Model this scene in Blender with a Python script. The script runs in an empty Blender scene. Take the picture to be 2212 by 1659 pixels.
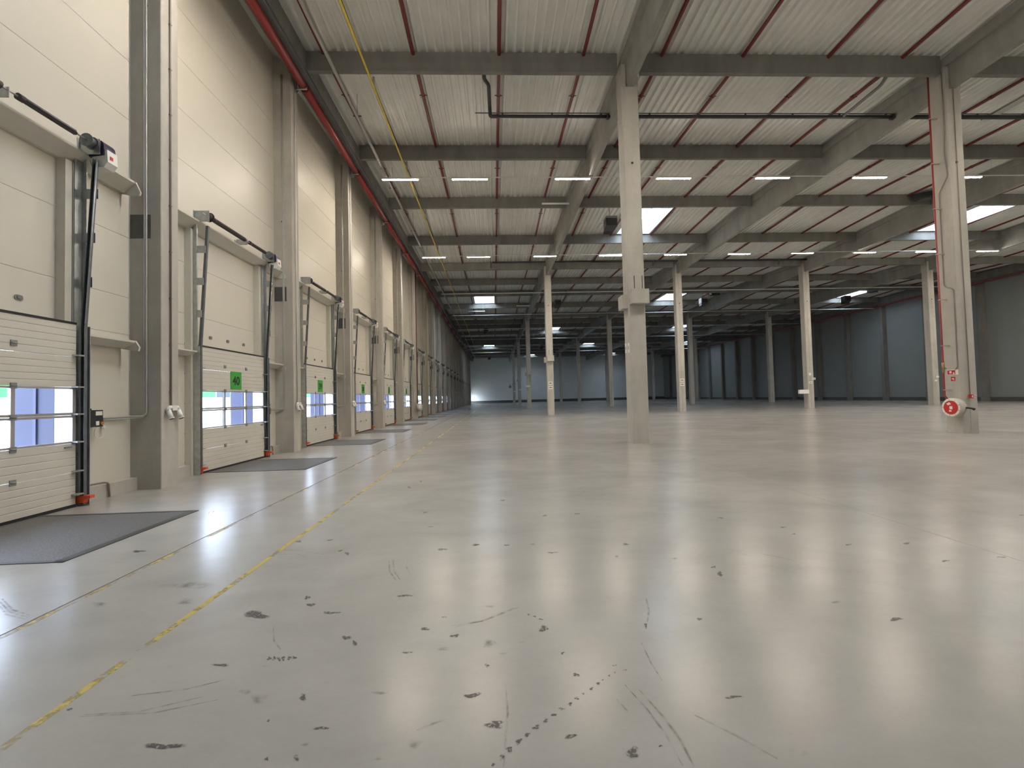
import bpy, math, random
from mathutils import Vector, Matrix

# ------------------------------------------------------------------ camera, world, exposure
sc = bpy.context.scene
COL = sc.collection
W, H = 2212, 1659
F_PX, PITCH, YAW, ROLL, CAM_H = 946.185, 0.02971, 0.04119, -0.02478, 1.71046


def cam_axes():
    cy, sy = math.cos(YAW), math.sin(YAW)
    F = Vector((sy, cy, 0)); R = Vector((cy, -sy, 0)); U = Vector((0, 0, 1))
    cp, sp = math.cos(PITCH), math.sin(PITCH)
    F2 = F * cp + U * sp; U2 = U * cp - F * sp
    cr, sr = math.cos(ROLL), math.sin(ROLL)
    return F2, R * cr + U2 * sr, U2 * cr - R * sr


FWD, RGT, UPV = cam_axes()
cam = bpy.data.cameras.new('camera')
cam.sensor_fit = 'HORIZONTAL'
cam.sensor_width = 36.0
cam.lens = F_PX / W * 36.0
cam.clip_start, cam.clip_end = 0.05, 600
camo = bpy.data.objects.new('camera', cam)
COL.objects.link(camo)
camo.matrix_world = Matrix(((RGT.x, UPV.x, -FWD.x, 0), (RGT.y, UPV.y, -FWD.y, 0),
                            (RGT.z, UPV.z, -FWD.z, CAM_H), (0, 0, 0, 1)))
sc.camera = camo

world = bpy.data.worlds.new('overcast_sky')
sc.world = world
world.use_nodes = True
bg = world.node_tree.nodes['Background']
bg.inputs[0].default_value = (0.76, 0.88, 1.0, 1)
SKY = 19.0
bg.inputs[1].default_value = SKY
LAMP = 350.0
LAMP_COL = (1.0, 0.885, 0.745, 1)

sc.view_settings.view_transform = 'Standard'
sc.view_settings.look = 'None'
sc.view_settings.exposure = 0.07
sc.view_settings.gamma = 1.0
sc.view_settings.use_curve_mapping = False
sc.cycles.max_bounces = 9
sc.cycles.diffuse_bounces = 6
sc.cycles.glossy_bounces = 4
sc.cycles.transparent_max_bounces = 12
sc.cycles.caustics_reflective = False
sc.cycles.caustics_refractive = False
sc.cycles.sample_clamp_indirect = 6.0
sc.cycles.use_denoising = True

RND = random.Random(7)

# ------------------------------------------------------------------ layout numbers (metres)
GX = [5.07, 17.07, 29.07, 41.07]          # lines of columns and girders
ROWY = [15.36, 39.36, 63.36, 87.36, 111.36]   # rows of interior columns
WALL_X, RIGHT_X, BACK_Y, REAR_Y = -7.5, 53.2, 135.2, -20.64
FACE_X = -6.88                             # inner face of the left wall columns


def roof_z(y):                             # underside of the deck: valleys over the column rows
    t = (y - 15.36) % 24
    return 13.83 + (t if t < 12 else 24 - t) / 12 * 0.42


def colY(i):                               # near face of left wall column i
    return 9.35 + 6 * i


def doorY(i):
    return 6.43 if i == -1 else 12.67 + 6 * i


# ------------------------------------------------------------------ materials
MATS = {}


def new_mat(name):
    m = bpy.data.materials.new(name); m.use_nodes = True
    MATS[name] = m
    nt = m.node_tree
    return m, nt, nt.nodes, nt.links, nt.nodes['Principled BSDF']


def plain(name, col, rough=0.5, metal=0.0, noise=0.0, scale=6.0, spec=0.5, bump=0.0):
    m, nt, N, L, b = new_mat(name)
    b.inputs['Base Color'].default_value = (*col, 1)
    b.inputs['Roughness'].default_value = rough
    b.inputs['Metallic'].default_value = metal
    b.inputs['Specular IOR Level'].default_value = spec
    if noise:
        tc = N.new('ShaderNodeTexCoord'); no = N.new('ShaderNodeTexNoise')
        no.inputs['Scale'].default_value = scale; no.inputs['Detail'].default_value = 5
        L.new(tc.outputs['Object'], no.inputs['Vector'])
        r = N.new('ShaderNodeMapRange')
        r.inputs['From Min'].default_value = 0.3; r.inputs['From Max'].default_value = 0.7
        r.inputs['To Min'].default_value = 1 - noise; r.inputs['To Max'].default_value = 1 + noise
        L.new(no.outputs['Fac'], r.inputs['Value'])
        mx = N.new('ShaderNodeVectorMath'); mx.operation = 'SCALE'
        mx.inputs[0].default_value = col
        L.new(r.outputs['Result'], mx.inputs['Scale'])
        L.new(mx.outputs['Vector'], b.inputs['Base Color'])
        if bump:
            bp = N.new('ShaderNodeBump'); bp.inputs['Strength'].default_value = bump
            bp.inputs['Distance'].default_value = 0.02
            L.new(no.outputs['Fac'], bp.inputs['Height']); L.new(bp.outputs['Normal'], b.inputs['Normal'])
    return m


def concrete(name, c1, c2, rough=0.75):
    m, nt, N, L, b = new_mat(name)
    tc = N.new('ShaderNodeTexCoord')
    geo = N.new('ShaderNodeNewGeometry')
    n1 = N.new('ShaderNodeTexNoise'); n1.inputs['Scale'].default_value = 0.9
    n1.inputs['Detail'].default_value = 8; n1.inputs['Roughness'].default_value = 0.62
    mp = N.new('ShaderNodeMapping'); mp.inputs['Scale'].default_value = (1.6, 1.6, 0.5)
    L.new(geo.outputs['Position'], mp.inputs['Vector']); L.new(mp.outputs['Vector'], n1.inputs['Vector'])
    n2 = N.new('ShaderNodeTexNoise'); n2.inputs['Scale'].default_value = 22
    n2.inputs['Detail'].default_value = 4
    L.new(geo.outputs['Position'], n2.inputs['Vector'])
    # formwork lines: faint level bands
    wv = N.new('ShaderNodeTexNoise'); wv.inputs['Scale'].default_value = 1.0; wv.inputs['Detail'].default_value = 3
    mp2 = N.new('ShaderNodeMapping'); mp2.inputs['Scale'].default_value = (0.1, 0.1, 5.0)
    L.new(geo.outputs['Position'], mp2.inputs['Vector']); L.new(mp2.outputs['Vector'], wv.inputs['Vector'])
    a = N.new('ShaderNodeMath'); a.operation = 'ADD'
    L.new(n1.outputs['Fac'], a.inputs[0])
    s = N.new('ShaderNodeMath'); s.operation = 'MULTIPLY'; s.inputs[1].default_value = 0.18
    L.new(wv.outputs['Fac'], s.inputs[0]); L.new(s.outputs[0], a.inputs[1])
    s2 = N.new('ShaderNodeMath'); s2.operation = 'MULTIPLY_ADD'; s2.inputs[1].default_value = 0.12
    L.new(n2.outputs['Fac'], s2.inputs[0]); L.new(a.outputs[0], s2.inputs[2])
    cr = N.new('ShaderNodeValToRGB')
    cr.color_ramp.elements[0].position = 0.42; cr.color_ramp.elements[0].color = (*c1, 1)
    cr.color_ramp.elements[1].position = 0.88; cr.color_ramp.elements[1].color = (*c2, 1)
    L.new(s2.outputs[0], cr.inputs['Fac'])
    L.new(cr.outputs['Color'], b.inputs['Base Color'])
    b.inputs['Roughness'].default_value = rough
    b.inputs['Specular IOR Level'].default_value = 0.3
    bp = N.new('ShaderNodeBump'); bp.inputs['Strength'].default_value = 0.25; bp.inputs['Distance'].default_value = 0.01
    L.new(n2.outputs['Fac'], bp.inputs['Height']); L.new(bp.outputs['Normal'], b.inputs['Normal'])
    return m


def floor_material():
    m, nt, N, L, b = new_mat('polished_concrete')
    geo = N.new('ShaderNodeNewGeometry')

    def noise(scale, detail=6, rough=0.55, stretch=(1, 1, 1), dist=0.0):
        mp = N.new('ShaderNodeMapping'); mp.inputs['Scale'].default_value = stretch
        L.new(geo.outputs['Position'], mp.inputs['Vector'])
        n = N.new('ShaderNodeTexNoise'); n.inputs['Scale'].default_value = scale
        n.inputs['Detail'].default_value = detail; n.inputs['Roughness'].default_value = rough
        n.inputs['Distortion'].default_value = dist
        L.new(mp.outputs['Vector'], n.inputs['Vector'])
        return n.outputs['Fac']

    def math_(op, a, bb):
        x = N.new('ShaderNodeMath'); x.operation = op
        for k, v in enumerate((a, bb)):
            if isinstance(v, (int, float)): x.inputs[k].default_value = v
            else: L.new(v, x.inputs[k])
        return x.outputs[0]

    big = noise(0.35, 5, 0.6, (1, 1.2, 1), 0.6)
    mid = noise(1.6, 8, 0.65, (0.7, 1.3, 1), 0.3)
    fine = noise(30, 4, 0.7)
    v = math_('ADD', math_('MULTIPLY', big, 0.55), math_('MULTIPLY', mid, 0.33))
    v = math_('ADD', v, math_('MULTIPLY', fine, 0.12))
    cr = N.new('ShaderNodeValToRGB')
    e = cr.color_ramp.elements
    e[0].position = 0.33; e[0].color = (0.285, 0.273, 0.254, 1)
    e[1].position = 0.67; e[1].color = (0.390, 0.373, 0.347, 1)
    L.new(v, cr.inputs['Fac'])
    L.new(cr.outputs['Color'], b.inputs['Base Color'])
    L.new(math_('ADD', math_('MULTIPLY', big, 0.10), 0.19), b.inputs['Roughness'])
    b.inputs['Specular IOR Level'].default_value = 0.33
    bp = N.new('ShaderNodeBump'); bp.inputs['Strength'].default_value = 0.012; bp.inputs['Distance'].default_value = 0.02
    L.new(big, bp.inputs['Height']); L.new(bp.outputs['Normal'], b.inputs['Normal'])
    return m


def emission(name, col, strength):
    m = bpy.data.materials.new(name); m.use_nodes = True; MATS[name] = m
    nt = m.node_tree; nt.nodes.clear()
    e = nt.nodes.new('ShaderNodeEmission'); o = nt.nodes.new('ShaderNodeOutputMaterial')
    e.inputs[0].default_value = col; e.inputs[1].default_value = strength
    nt.links.new(e.outputs[0], o.inputs[0])
    return m


def clear_pane(name, tint, gloss=0.06, haze=0.0):
    m = bpy.data.materials.new(name); m.use_nodes = True; MATS[name] = m
    nt = m.node_tree; nt.nodes.clear(); N, L = nt.nodes, nt.links
    t = N.new('ShaderNodeBsdfTransparent'); t.inputs[0].default_value = (*tint, 1)
    g = N.new('ShaderNodeBsdfGlossy'); g.inputs['Roughness'].default_value = 0.05
    mx = N.new('ShaderNodeMixShader'); mx.inputs[0].default_value = gloss
    L.new(t.outputs[0], mx.inputs[1]); L.new(g.outputs[0], mx.inputs[2])
    out = mx.outputs[0]
    if haze:
        d = N.new('ShaderNodeBsdfTranslucent'); d.inputs[0].default_value = (0.9, 0.93, 0.97, 1)
        m2 = N.new('ShaderNodeMixShader'); m2.inputs[0].default_value = haze
        L.new(out, m2.inputs[1]); L.new(d.outputs[0], m2.inputs[2]); out = m2.outputs[0]
    o = N.new('ShaderNodeOutputMaterial'); L.new(out, o.inputs[0])
    return m


def worn_line(name, col, keep):
    m, nt, N, L, b = new_mat(name)
    geo = N.new('ShaderNodeNewGeometry')
    n = N.new('ShaderNodeTexNoise'); n.inputs['Scale'].default_value = 7; n.inputs['Detail'].default_value = 8
    n.inputs['Roughness'].default_value = 0.7
    L.new(geo.outputs['Position'], n.inputs['Vector'])
    n2 = N.new('ShaderNodeTexNoise'); n2.inputs['Scale'].default_value = 1.3; n2.inputs['Detail'].default_value = 2
    L.new(geo.outputs['Position'], n2.inputs['Vector'])
    a = N.new('ShaderNodeMath'); a.operation = 'ADD'
    L.new(n.outputs['Fac'], a.inputs[0]); L.new(n2.outputs['Fac'], a.inputs[1])
    r = N.new('ShaderNodeMapRange'); r.inputs['From Min'].default_value = keep; r.inputs['From Max'].default_value = keep + 0.16
    L.new(a.outputs[0], r.inputs['Value'])
    L.new(r.outputs[0], b.inputs['Alpha'])
    b.inputs['Base Color'].default_value = (*col, 1); b.inputs['Roughness'].default_value = 0.5
    return m


def smear(name, col, alpha, scale=18, lo=0.42, hi=0.62):
    # rubber or oil rubbed into the floor: broken up by noise and thinning out towards its rim
    m, nt, N, L, b = new_mat(name)
    geo = N.new('ShaderNodeNewGeometry')
    n = N.new('ShaderNodeTexNoise'); n.inputs['Scale'].default_value = scale; n.inputs['Detail'].default_value = 6
    L.new(geo.outputs['Position'], n.inputs['Vector'])
    r = N.new('ShaderNodeMapRange'); r.inputs['From Min'].default_value = lo; r.inputs['From Max'].default_value = hi
    r.inputs['To Min'].default_value = alpha * 0.12; r.inputs['To Max'].default_value = alpha
    L.new(n.outputs['Fac'], r.inputs['Value'])
    at = N.new('ShaderNodeAttribute'); at.attribute_name = 'fade'
    mu = N.new('ShaderNodeMath'); mu.operation = 'MULTIPLY'
    L.new(r.outputs[0], mu.inputs[0]); L.new(at.outputs['Fac'], mu.inputs[1])
    L.new(mu.outputs[0], b.inputs['Alpha'])
    b.inputs['Base Color'].default_value = (*col, 1); b.inputs['Roughness'].default_value = 0.5
    return m


def panel_material(name, col, rough=0.38):
    # coated steel sandwich panel with fine level micro-ribs
    m, nt, N, L, b = new_mat(name)
    geo = N.new('ShaderNodeNewGeometry')
    sx = N.new('ShaderNodeSeparateXYZ'); L.new(geo.outputs['Position'], sx.inputs[0])
    w = N.new('ShaderNodeMath'); w.operation = 'MULTIPLY'; w.inputs[1].default_value = 2 * math.pi / 0.025
    L.new(sx.outputs['Z'], w.inputs[0])
    s = N.new('ShaderNodeMath'); s.operation = 'SINE'; L.new(w.outputs[0], s.inputs[0])
    bp = N.new('ShaderNodeBump'); bp.inputs['Strength'].default_value = 0.05; bp.inputs['Distance'].default_value = 0.002
    L.new(s.outputs[0], bp.inputs['Height']); L.new(bp.outputs['Normal'], b.inputs['Normal'])
    n = N.new('ShaderNodeTexNoise'); n.inputs['Scale'].default_value = 0.6; n.inputs['Detail'].default_value = 4
    L.new(geo.outputs['Position'], n.inputs['Vector'])
    r = N.new('ShaderNodeMapRange'); r.inputs['To Min'].default_value = 0.94; r.inputs['To Max'].default_value = 1.06
    L.new(n.outputs['Fac'], r.inputs['Value'])
    mx = N.new('ShaderNodeVectorMath'); mx.operation = 'SCALE'; mx.inputs[0].default_value = col
    L.new(r.outputs[0], mx.inputs['Scale']); L.new(mx.outputs['Vector'], b.inputs['Base Color'])
    b.inputs['Roughness'].default_value = rough
    b.inputs['Specular IOR Level'].default_value = 0.32
    return m


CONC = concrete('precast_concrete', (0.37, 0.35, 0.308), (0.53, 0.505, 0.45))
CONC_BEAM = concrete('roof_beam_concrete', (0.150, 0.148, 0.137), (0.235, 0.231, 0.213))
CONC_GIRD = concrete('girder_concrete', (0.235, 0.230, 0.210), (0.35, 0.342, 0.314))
CONC_FLOOR = floor_material()
PANEL = panel_material('cream_panel', (0.66, 0.62, 0.535), 0.40)
PANEL_GREY = panel_material('grey_panel', (0.70, 0.72, 0.72), 0.45)
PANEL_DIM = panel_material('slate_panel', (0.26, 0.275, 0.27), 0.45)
DOORP = plain('door_panel', (0.63, 0.60, 0.53), 0.42, noise=0.03, scale=2)
CREAM = plain('cream_steel', (0.60, 0.575, 0.50), 0.45, noise=0.03)
GALV = plain('galvanised_steel', (0.47, 0.49, 0.49), 0.42, 0.75, noise=0.14, scale=9)
GALV_DARK = plain('dark_galvanised', (0.13, 0.145, 0.16), 0.45, 0.25, noise=0.15, scale=9)
SPRING = plain('spring_steel', (0.075, 0.065, 0.065), 0.5, 0.4)
DECK = plain('deck_sheet', (0.70, 0.70, 0.66), 0.42, 0.0, noise=0.05, scale=1.5)
RED = plain('red_pipe', (0.30, 0.034, 0.030), 0.4, noise=0.08, scale=3)
RED_DARK = plain('dark_red_pipe', (0.16, 0.024, 0.024), 0.45, noise=0.1, scale=3)
YELLOW = plain('yellow_pipe', (0.62, 0.44, 0.04), 0.5, noise=0.1, scale=3)
BLACK = plain('black_plastic', (0.022, 0.022, 0.024), 0.45)
BLACK_PIPE = plain('black_pipe', (0.035, 0.036, 0.037), 0.55, noise=0.1)
RUBBER = plain('black_rubber', (0.016, 0.016, 0.018), 0.7)
DARKGREY = plain('dark_grey_paint', (0.085, 0.085, 0.083), 0.6, noise=0.08)
MIDGREY = plain('grey_plastic', (0.23, 0.235, 0.235), 0.5)
CAPGREY = plain('cap_grey', (0.20, 0.195, 0.175), 0.45)
WHITE = plain('white_plastic', (0.78, 0.77, 0.73), 0.4)
CONDUIT = plain('grey_conduit', (0.42, 0.415, 0.39), 0.45)
CONDUIT_BROWN = plain('brown_conduit', (0.26, 0.215, 0.19), 0.5)
PURPLE = plain('motor_housing', (0.035, 0.025, 0.07), 0.4)
ORANGE = plain('orange_plastic', (0.75, 0.10, 0.035), 0.45)
GREEN = plain('green_sign', (0.055, 0.36, 0.05), 0.5)
INK = plain('dark_lettering', (0.012, 0.03, 0.014), 0.6)
SIGNRED = plain('sign_red', (0.55, 0.03, 0.025), 0.45)
ALU = plain('door_aluminium', (0.42, 0.40, 0.385), 0.38, 0.35)
LEVEL = plain('leveller_steel', (0.125, 0.12, 0.115), 0.55, 0.25, noise=0.22, scale=40, bump=0.35)
LEVEL_EDGE = plain('leveller_edge', (0.065, 0.063, 0.06), 0.5, 0.4)
JOINT = plain('joint_filler', (0.065, 0.058, 0.05), 0.8)
PVC = plain('dock_curtain', (0.038, 0.041, 0.085), 0.55, noise=0.1, scale=2)
PVC_SEAM = plain('dock_curtain_seam', (0.05, 0.055, 0.11), 0.5)
REVEAL = plain('white_reveal', (0.80, 0.82, 0.86), 0.5)
PANE = clear_pane('acrylic_pane', (0.80, 0.82, 0.88), 0.05)
SKYPANE = clear_pane('skylight_pane', (0.80, 0.84, 0.88), 0.04, haze=0.25)
LAMP_ON = emission('lamp_diffuser_lit', LAMP_COL, LAMP)
LAMP_OFF = plain('lamp_diffuser_off', (0.75, 0.77, 0.78), 0.35)
LAMP_BODY = plain('lamp_housing', (0.72, 0.72, 0.70), 0.4)
YLINE = worn_line('worn_yellow_paint', (0.42, 0.32, 0.075), 0.86)
YFAINT = worn_line('faint_yellow_paint', (0.40, 0.30, 0.09), 0.96)
SCUFF = smear('rubber_scuff', (0.06, 0.055, 0.05), 0.95, 60, 0.38, 0.56)
SKID = smear('skid_trace', (0.10, 0.095, 0.085), 0.55, 14, 0.4, 0.65)
STAIN = smear('oil_stain', (0.17, 0.16, 0.14), 0.5, 12)
ASPHALT = plain('yard_concrete', (0.42, 0.42, 0.41), 0.9, noise=0.1, scale=0.5)
FAR_WHITE = plain('far_cladding', (0.75, 0.76, 0.78), 0.7)
FAR_GREEN = plain('far_green_cladding', (0.03, 0.25, 0.05), 0.7)
FAR_DARK = plain('far_dark_cladding', (0.04, 0.05, 0.06), 0.7)
BEIGE = plain('beige_drum', (0.56, 0.52, 0.45), 0.45)
BRASS = plain('brass_valve', (0.35, 0.27, 0.14), 0.35, 0.8)

# ------------------------------------------------------------------ mesh helpers


class MB:
    def __init__(s):
        s.v = []; s.f = []; s.sm = []

    def add(s, vs, fs, smooth=False):
        o = len(s.v); s.v += [tuple(p) for p in vs]
        for f in fs:
            s.f.append(tuple(o + k for k in f)); s.sm.append(smooth)
        return s

    def box(s, x0, x1, y0, y1, z0, z1):
        vs = [(x, y, z) for z in (z0, z1) for y in (y0, y1) for x in (x0, x1)]
        return s.add(vs, [(0, 2, 3, 1), (4, 5, 7, 6), (0, 1, 5, 4), (2, 6, 7, 3), (0, 4, 6, 2), (1, 3, 7, 5)])

    def prism(s, prof, axis, a0, a1):
        # prof: points in the two other axes, in cyclic order (x:(y,z) y:(x,z) z:(x,y))
        def P(p, a):
            return {'x': (a, p[0], p[1]), 'y': (p[0], a, p[1]), 'z': (p[0], p[1], a)}[axis]
        n = len(prof)
        vs = [P(p, a0) for p in prof] + [P(p, a1) for p in prof]
        fs = [(k, (k + 1) % n, n + (k + 1) % n, n + k) for k in range(n)]
        fs += [tuple(range(n))[::-1], tuple(range(n, 2 * n))]
        return s.add(vs, fs)

    def tube(s, pts, r, n=8, caps=True, smooth=True):
        pts = [Vector(p) for p in pts]
        rings = []
        prev = None
        for k, p in enumerate(pts):
            if k == 0: d = pts[1] - p
            elif k == len(pts) - 1: d = p - pts[k - 1]
            else: d = (pts[k + 1] - p).normalized() + (p - pts[k - 1]).normalized()
            d = d.normalized()
            if prev is None:
                a = Vector((0, 0, 1)) if abs(d.z) < 0.9 else Vector((1, 0, 0))
                u = d.cross(a).normalized()
            else:
                u = (prev - d * prev.dot(d)).normalized()
            prev = u
            w = d.cross(u)
            sc_ = 1.0
            if 0 < k < len(pts) - 1:
                c = d.dot((p - pts[k - 1]).normalized()); sc_ = 1 / max(c, 0.5)
            rr = r[k] if isinstance(r, (list, tuple)) else r
            rings.append([p + (u * math.cos(2 * math.pi * j / n) + w * math.sin(2 * math.pi * j / n)) * rr * (sc_ if rr else 1) for j in range(n)])
        vs = [q for rg in rings for q in rg]
        fs = []
        for k in range(len(rings) - 1):
            for j in range(n):
                a, b = k * n + j, k * n + (j + 1) % n
                fs.append((a, b, b + n, a + n))
        s.add(vs, fs, smooth)
        if caps:
            o = len(s.v) - len(vs)
            s.f.append(tuple(o + j for j in range(n))[::-1]); s.sm.append(False)
            o2 = len(s.v) - n
            s.f.append(tuple(o2 + j for j in range(n))); s.sm.append(False)
        return s

    def cyl(s, p0, p1, r, n=12):
        return s.tube([p0, p1], r, n)

    def sweep_round(s, pts, r, bend=0.12, n=8):
        # tube along a polyline with rounded corners
        pts = [Vector(p) for p in pts]
        out = [pts[0]]
        for k in range(1, len(pts) - 1):
            a, b, c = pts[k - 1], pts[k], pts[k + 1]
            d1 = (a - b).normalized(); d2 = (c - b).normalized()
            q = min(bend, (a - b).length * 0.45, (c - b).length * 0.45)
            for t in (0, 0.25, 0.5, 0.75, 1):
                p0 = b + d1 * q; p2 = b + d2 * q
                out.append(p0 * (1 - t) ** 2 + b * 2 * t * (1 - t) + p2 * t * t)
        out.append(pts[-1])
        return s.tube(out, r, n)

    def mesh(s, name, mat):
        me = bpy.data.meshes.new(name)
        me.from_pydata(s.v, [], s.f)
        me.polygons.foreach_set('use_smooth', s.sm)
        mm = mat if isinstance(mat, (list, tuple)) else [mat]
        for m in mm: me.materials.append(m)
        me.update()
        return me


def tag(o, label=None, cat=None, group=None, kind=None):
    if label: o['label'] = label
    if cat: o['category'] = cat
    if group: o['group'] = group
    if kind: o['kind'] = kind
    return o


def empty(name, loc=(0, 0, 0), label=None, cat=None, group=None, kind=None):
    o = bpy.data.objects.new(name, None); COL.objects.link(o)
    o.location = loc; o.empty_display_size = 0.2
    return tag(o, label, cat, group, kind)


def put(name, me, parent=None, loc=(0, 0, 0), label=None, cat=None, group=None, kind=None):
    o = bpy.data.objects.new(name, me); COL.objects.link(o)
    o.location = loc
    if parent: o.parent = parent
    return tag(o, label, cat, group, kind)


def tree(parts, parent):
    # parts: (name, mesh, loc[, subparts])
    for p in parts:
        o = put(p[0], p[1], parent, p[2] if len(p) > 2 else (0, 0, 0))
        if len(p) > 3:
            for q in p[3]:
                put(q[0], q[1], o, q[2] if len(q) > 2 else (0, 0, 0))


def text_mesh(s, size, mat, depth=0.004, bold=0.0):
    cu = bpy.data.curves.new('lettering', 'FONT')
    cu.body = s; cu.size = size; cu.extrude = depth; cu.align_x = 'CENTER'; cu.align_y = 'CENTER'
    cu.offset = bold; cu.resolution_u = 3
    o = bpy.data.objects.new('lettering', cu); COL.objects.link(o)
    dg = bpy.context.evaluated_depsgraph_get()
    me = bpy.data.meshes.new_from_object(o.evaluated_get(dg))
    bpy.data.objects.remove(o); bpy.data.curves.remove(cu)
    me.materials.clear(); me.materials.append(mat)
    return me


ORD = ['first', 'second', 'third', 'fourth', 'fifth', 'sixth', 'seventh', 'eighth', 'ninth', 'tenth', 'eleventh', 'twelfth', 'thirteenth',
       'fourteenth', 'fifteenth', 'sixteenth', 'seventeenth', 'eighteenth', 'nineteenth', 'twentieth', 'twenty-first', 'twenty-second']

# ------------------------------------------------------------------ floor
XC = [WALL_X, -3.78, 5.07, 17.07, 29.07, 41.07, RIGHT_X]
YC = [REAR_Y, 15.36, 39.36, 63.36, 87.36, 111.36, BACK_Y]
floor = put('floor', MB().box(WALL_X, RIGHT_X, REAR_Y, BACK_Y, -0.25, -0.02).mesh('floor', JOINT), None,
            label='pale polished concrete warehouse floor with scuffs and joints', cat='floor', kind='structure')
for a in range(len(XC) - 1):
    for c in range(len(YC) - 1):
        g = 0.006 if a < 2 else 0.003
        put('floor_slab', MB().box(XC[a] + (0.008 if a == 1 else 0.003), XC[a + 1] - (0.008 if a == 0 else 0.003),
                                   YC[c] + 0.004, YC[c + 1] - 0.004, -0.02, 0).mesh('floor_slab', CONC_FLOOR), floor)


def strip(x0, x1, y0, y1, z, n=1):
    m = MB()
    m.add([(x0, y0, z), (x1, y0, z), (x1, y1, z), (x0, y1, z)], [(0, 1, 2, 3)])
    return m


put('yellow_floor_line', MB().box(-2.550, -2.498, -5, 60, -0.001, 0.0012).mesh('yellow_floor_line', YLINE), floor,
    label='long worn yellow line painted on the floor')
put('yellow_joint_residue', MB().box(-3.765, -3.715, -5, 24, -0.001, 0.001).mesh('yellow_joint_residue', YFAINT), floor,
    label='faint yellow paint along the floor joint')


# floor marks in metres: x, y, vector along the stroke, vector across it
SCUFFS = [(-1.705, 2.325, 0.086, -0.006, -0.021, 0.028), (-0.167, 2.579, 0.045, -0.004, -0.001, 0.028),
    (-0.044, 2.345, 0.058, -0.004, -0.0, 0.026), (-1.968, 3.676, 0.1, -0.009, -0.039, 0.073),
    (-1.675, 3.959, 0.021, -0.002, -0.02, 0.047), (-1.584, 3.813, 0.028, -0.003, -0.018, 0.043),
    (-1.358, 3.658, 0.065, -0.006, -0.012, 0.032), (-0.818, 3.913, 0.053, -0.005, -0.006, 0.028),
    (-1.113, 3.267, 0.027, -0.002, -0.013, 0.038), (-1.025, 3.188, 0.013, -0.001, -0.015, 0.049),
    (-1.545, 3.05, 0.016, -0.001, -0.011, 0.022), (-1.513, 3.048, 0.013, -0.001, -0.013, 0.027),
    (-1.476, 3.039, 0.013, -0.001, -0.013, 0.027), (-1.45, 3.043, 0.013, -0.001, -0.013, 0.027),
    (-1.411, 3.045, 0.013, -0.001, -0.013, 0.027), (-1.379, 3.047, 0.013, -0.001, -0.01, 0.022),
    (-1.83, 3.003, 0.05, -0.004, -0.013, 0.021), (-0.944, 2.389, 0.034, -0.003, -0.006, 0.017),
    (-1.147, 2.639, 0.022, -0.002, -0.012, 0.029), (-2.452, 2.641, 0.016, -0.001, -0.015, 0.016),
    (0.459, 2.718, 0.017, -0.001, 0.005, 0.027), (0.325, 3.267, 0.034, -0.003, 0.005, 0.045),
    (2.078, 4.086, 0.029, -0.003, 0.027, 0.052), (1.506, 3.296, 0.014, -0.001, 0.013, 0.027),
    (1.295, 2.454, 0.038, -0.003, 0.008, 0.015), (4.374, 4.166, 0.038, -0.004, 0.024, 0.022),
    (4.998, 4.197, 0.034, -0.004, 0.027, 0.022), (2.925, 3.168, 0.046, -0.004, 0.024, 0.025),
    (0.341, 2.239, 0.032, -0.002, 0.003, 0.015), (-0.632, 5.057, 0.048, -0.005, -0.006, 0.047),
    (-0.254, 5.17, 0.049, -0.006, -0.001, 0.032), (0.1, 5.113, 0.027, -0.003, 0.001, 0.032),
    (0.593, 4.817, 0.045, -0.005, 0.004, 0.028), (1.459, 4.989, 0.036, -0.004, 0.009, 0.031),
    (0.1, 7.323, 0.031, -0.004, 0.001, 0.066), (1.152, 6.342, 0.033, -0.004, 0.009, 0.05),
    (0.684, 6.305, 0.026, -0.003, 0.006, 0.049), (-1.695, 8.662, 0.037, -0.006, -0.018, 0.092),
    (-1.57, 9.253, 0.03, -0.005, -0.013, 0.078), (-1.087, 6.723, 0.028, -0.004, -0.009, 0.055),
    (-2.066, 5.548, 0.029, -0.003, -0.014, 0.037), (-1.69, 5.042, 0.027, -0.003, -0.015, 0.046),
    (0.229, 3.483, 0.011, -0.001, 0.001, 0.015), (0.274, 3.45, 0.011, -0.001, 0.001, 0.014),
    (0.316, 3.403, 0.014, -0.001, 0.001, 0.014), (-0.326, 3.224, 0.027, -0.002, -0.003, 0.031),
    (-0.556, 3.339, 0.042, -0.004, -0.003, 0.02), (-0.087, 2.855, 0.012, -0.001, -0.0, 0.024),
    (1.076, 3.24, 0.01, -0.001, 0.018, 0.052), (3.836, 4.7, 0.024, -0.003, 0.023, 0.028),
    (3.515, 5.113, 0.021, -0.003, 0.017, 0.024), (3.569, 5.384, 0.038, -0.005, 0.018, 0.027),
    (4.473, 4.672, 0.038, -0.004, 0.027, 0.028), (3.031, 5.876, 0.042, -0.006, 0.017, 0.032),
    (6.872, 5.503, 0.044, -0.006, 0.037, 0.029), (2.105, 4.252, 0.018, -0.002, 0.017, 0.034),
    (-0.431, 3.506, 0.015, -0.001, -0.002, 0.015), (0.413, 2.95, 0.012, -0.001, 0.002, 0.016),
    (0.766, 2.147, 0.009, -0.001, 0.003, 0.008), (-0.631, 3.043, 0.028, -0.002, -0.003, 0.016),
    (-1.801, 5.143, 0.022, -0.002, -0.011, 0.032), (-2.443, 5.54, 0.047, -0.005, -0.016, 0.037),
    (-4.231, 5.4, 0.069, -0.008, -0.041, 0.052), (-0.894, 5.963, 0.025, -0.003, -0.005, 0.032),
    (0.618, 2.118, 0.035, -0.003, 0.01, 0.032), (-0.993, 2.204, 0.014, -0.001, -0.008, 0.017),
    (-1.134, 2.206, 0.007, -0.0, -0.009, 0.017), (-1.256, 2.465, 0.008, -0.001, -0.005, 0.011)]
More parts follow.
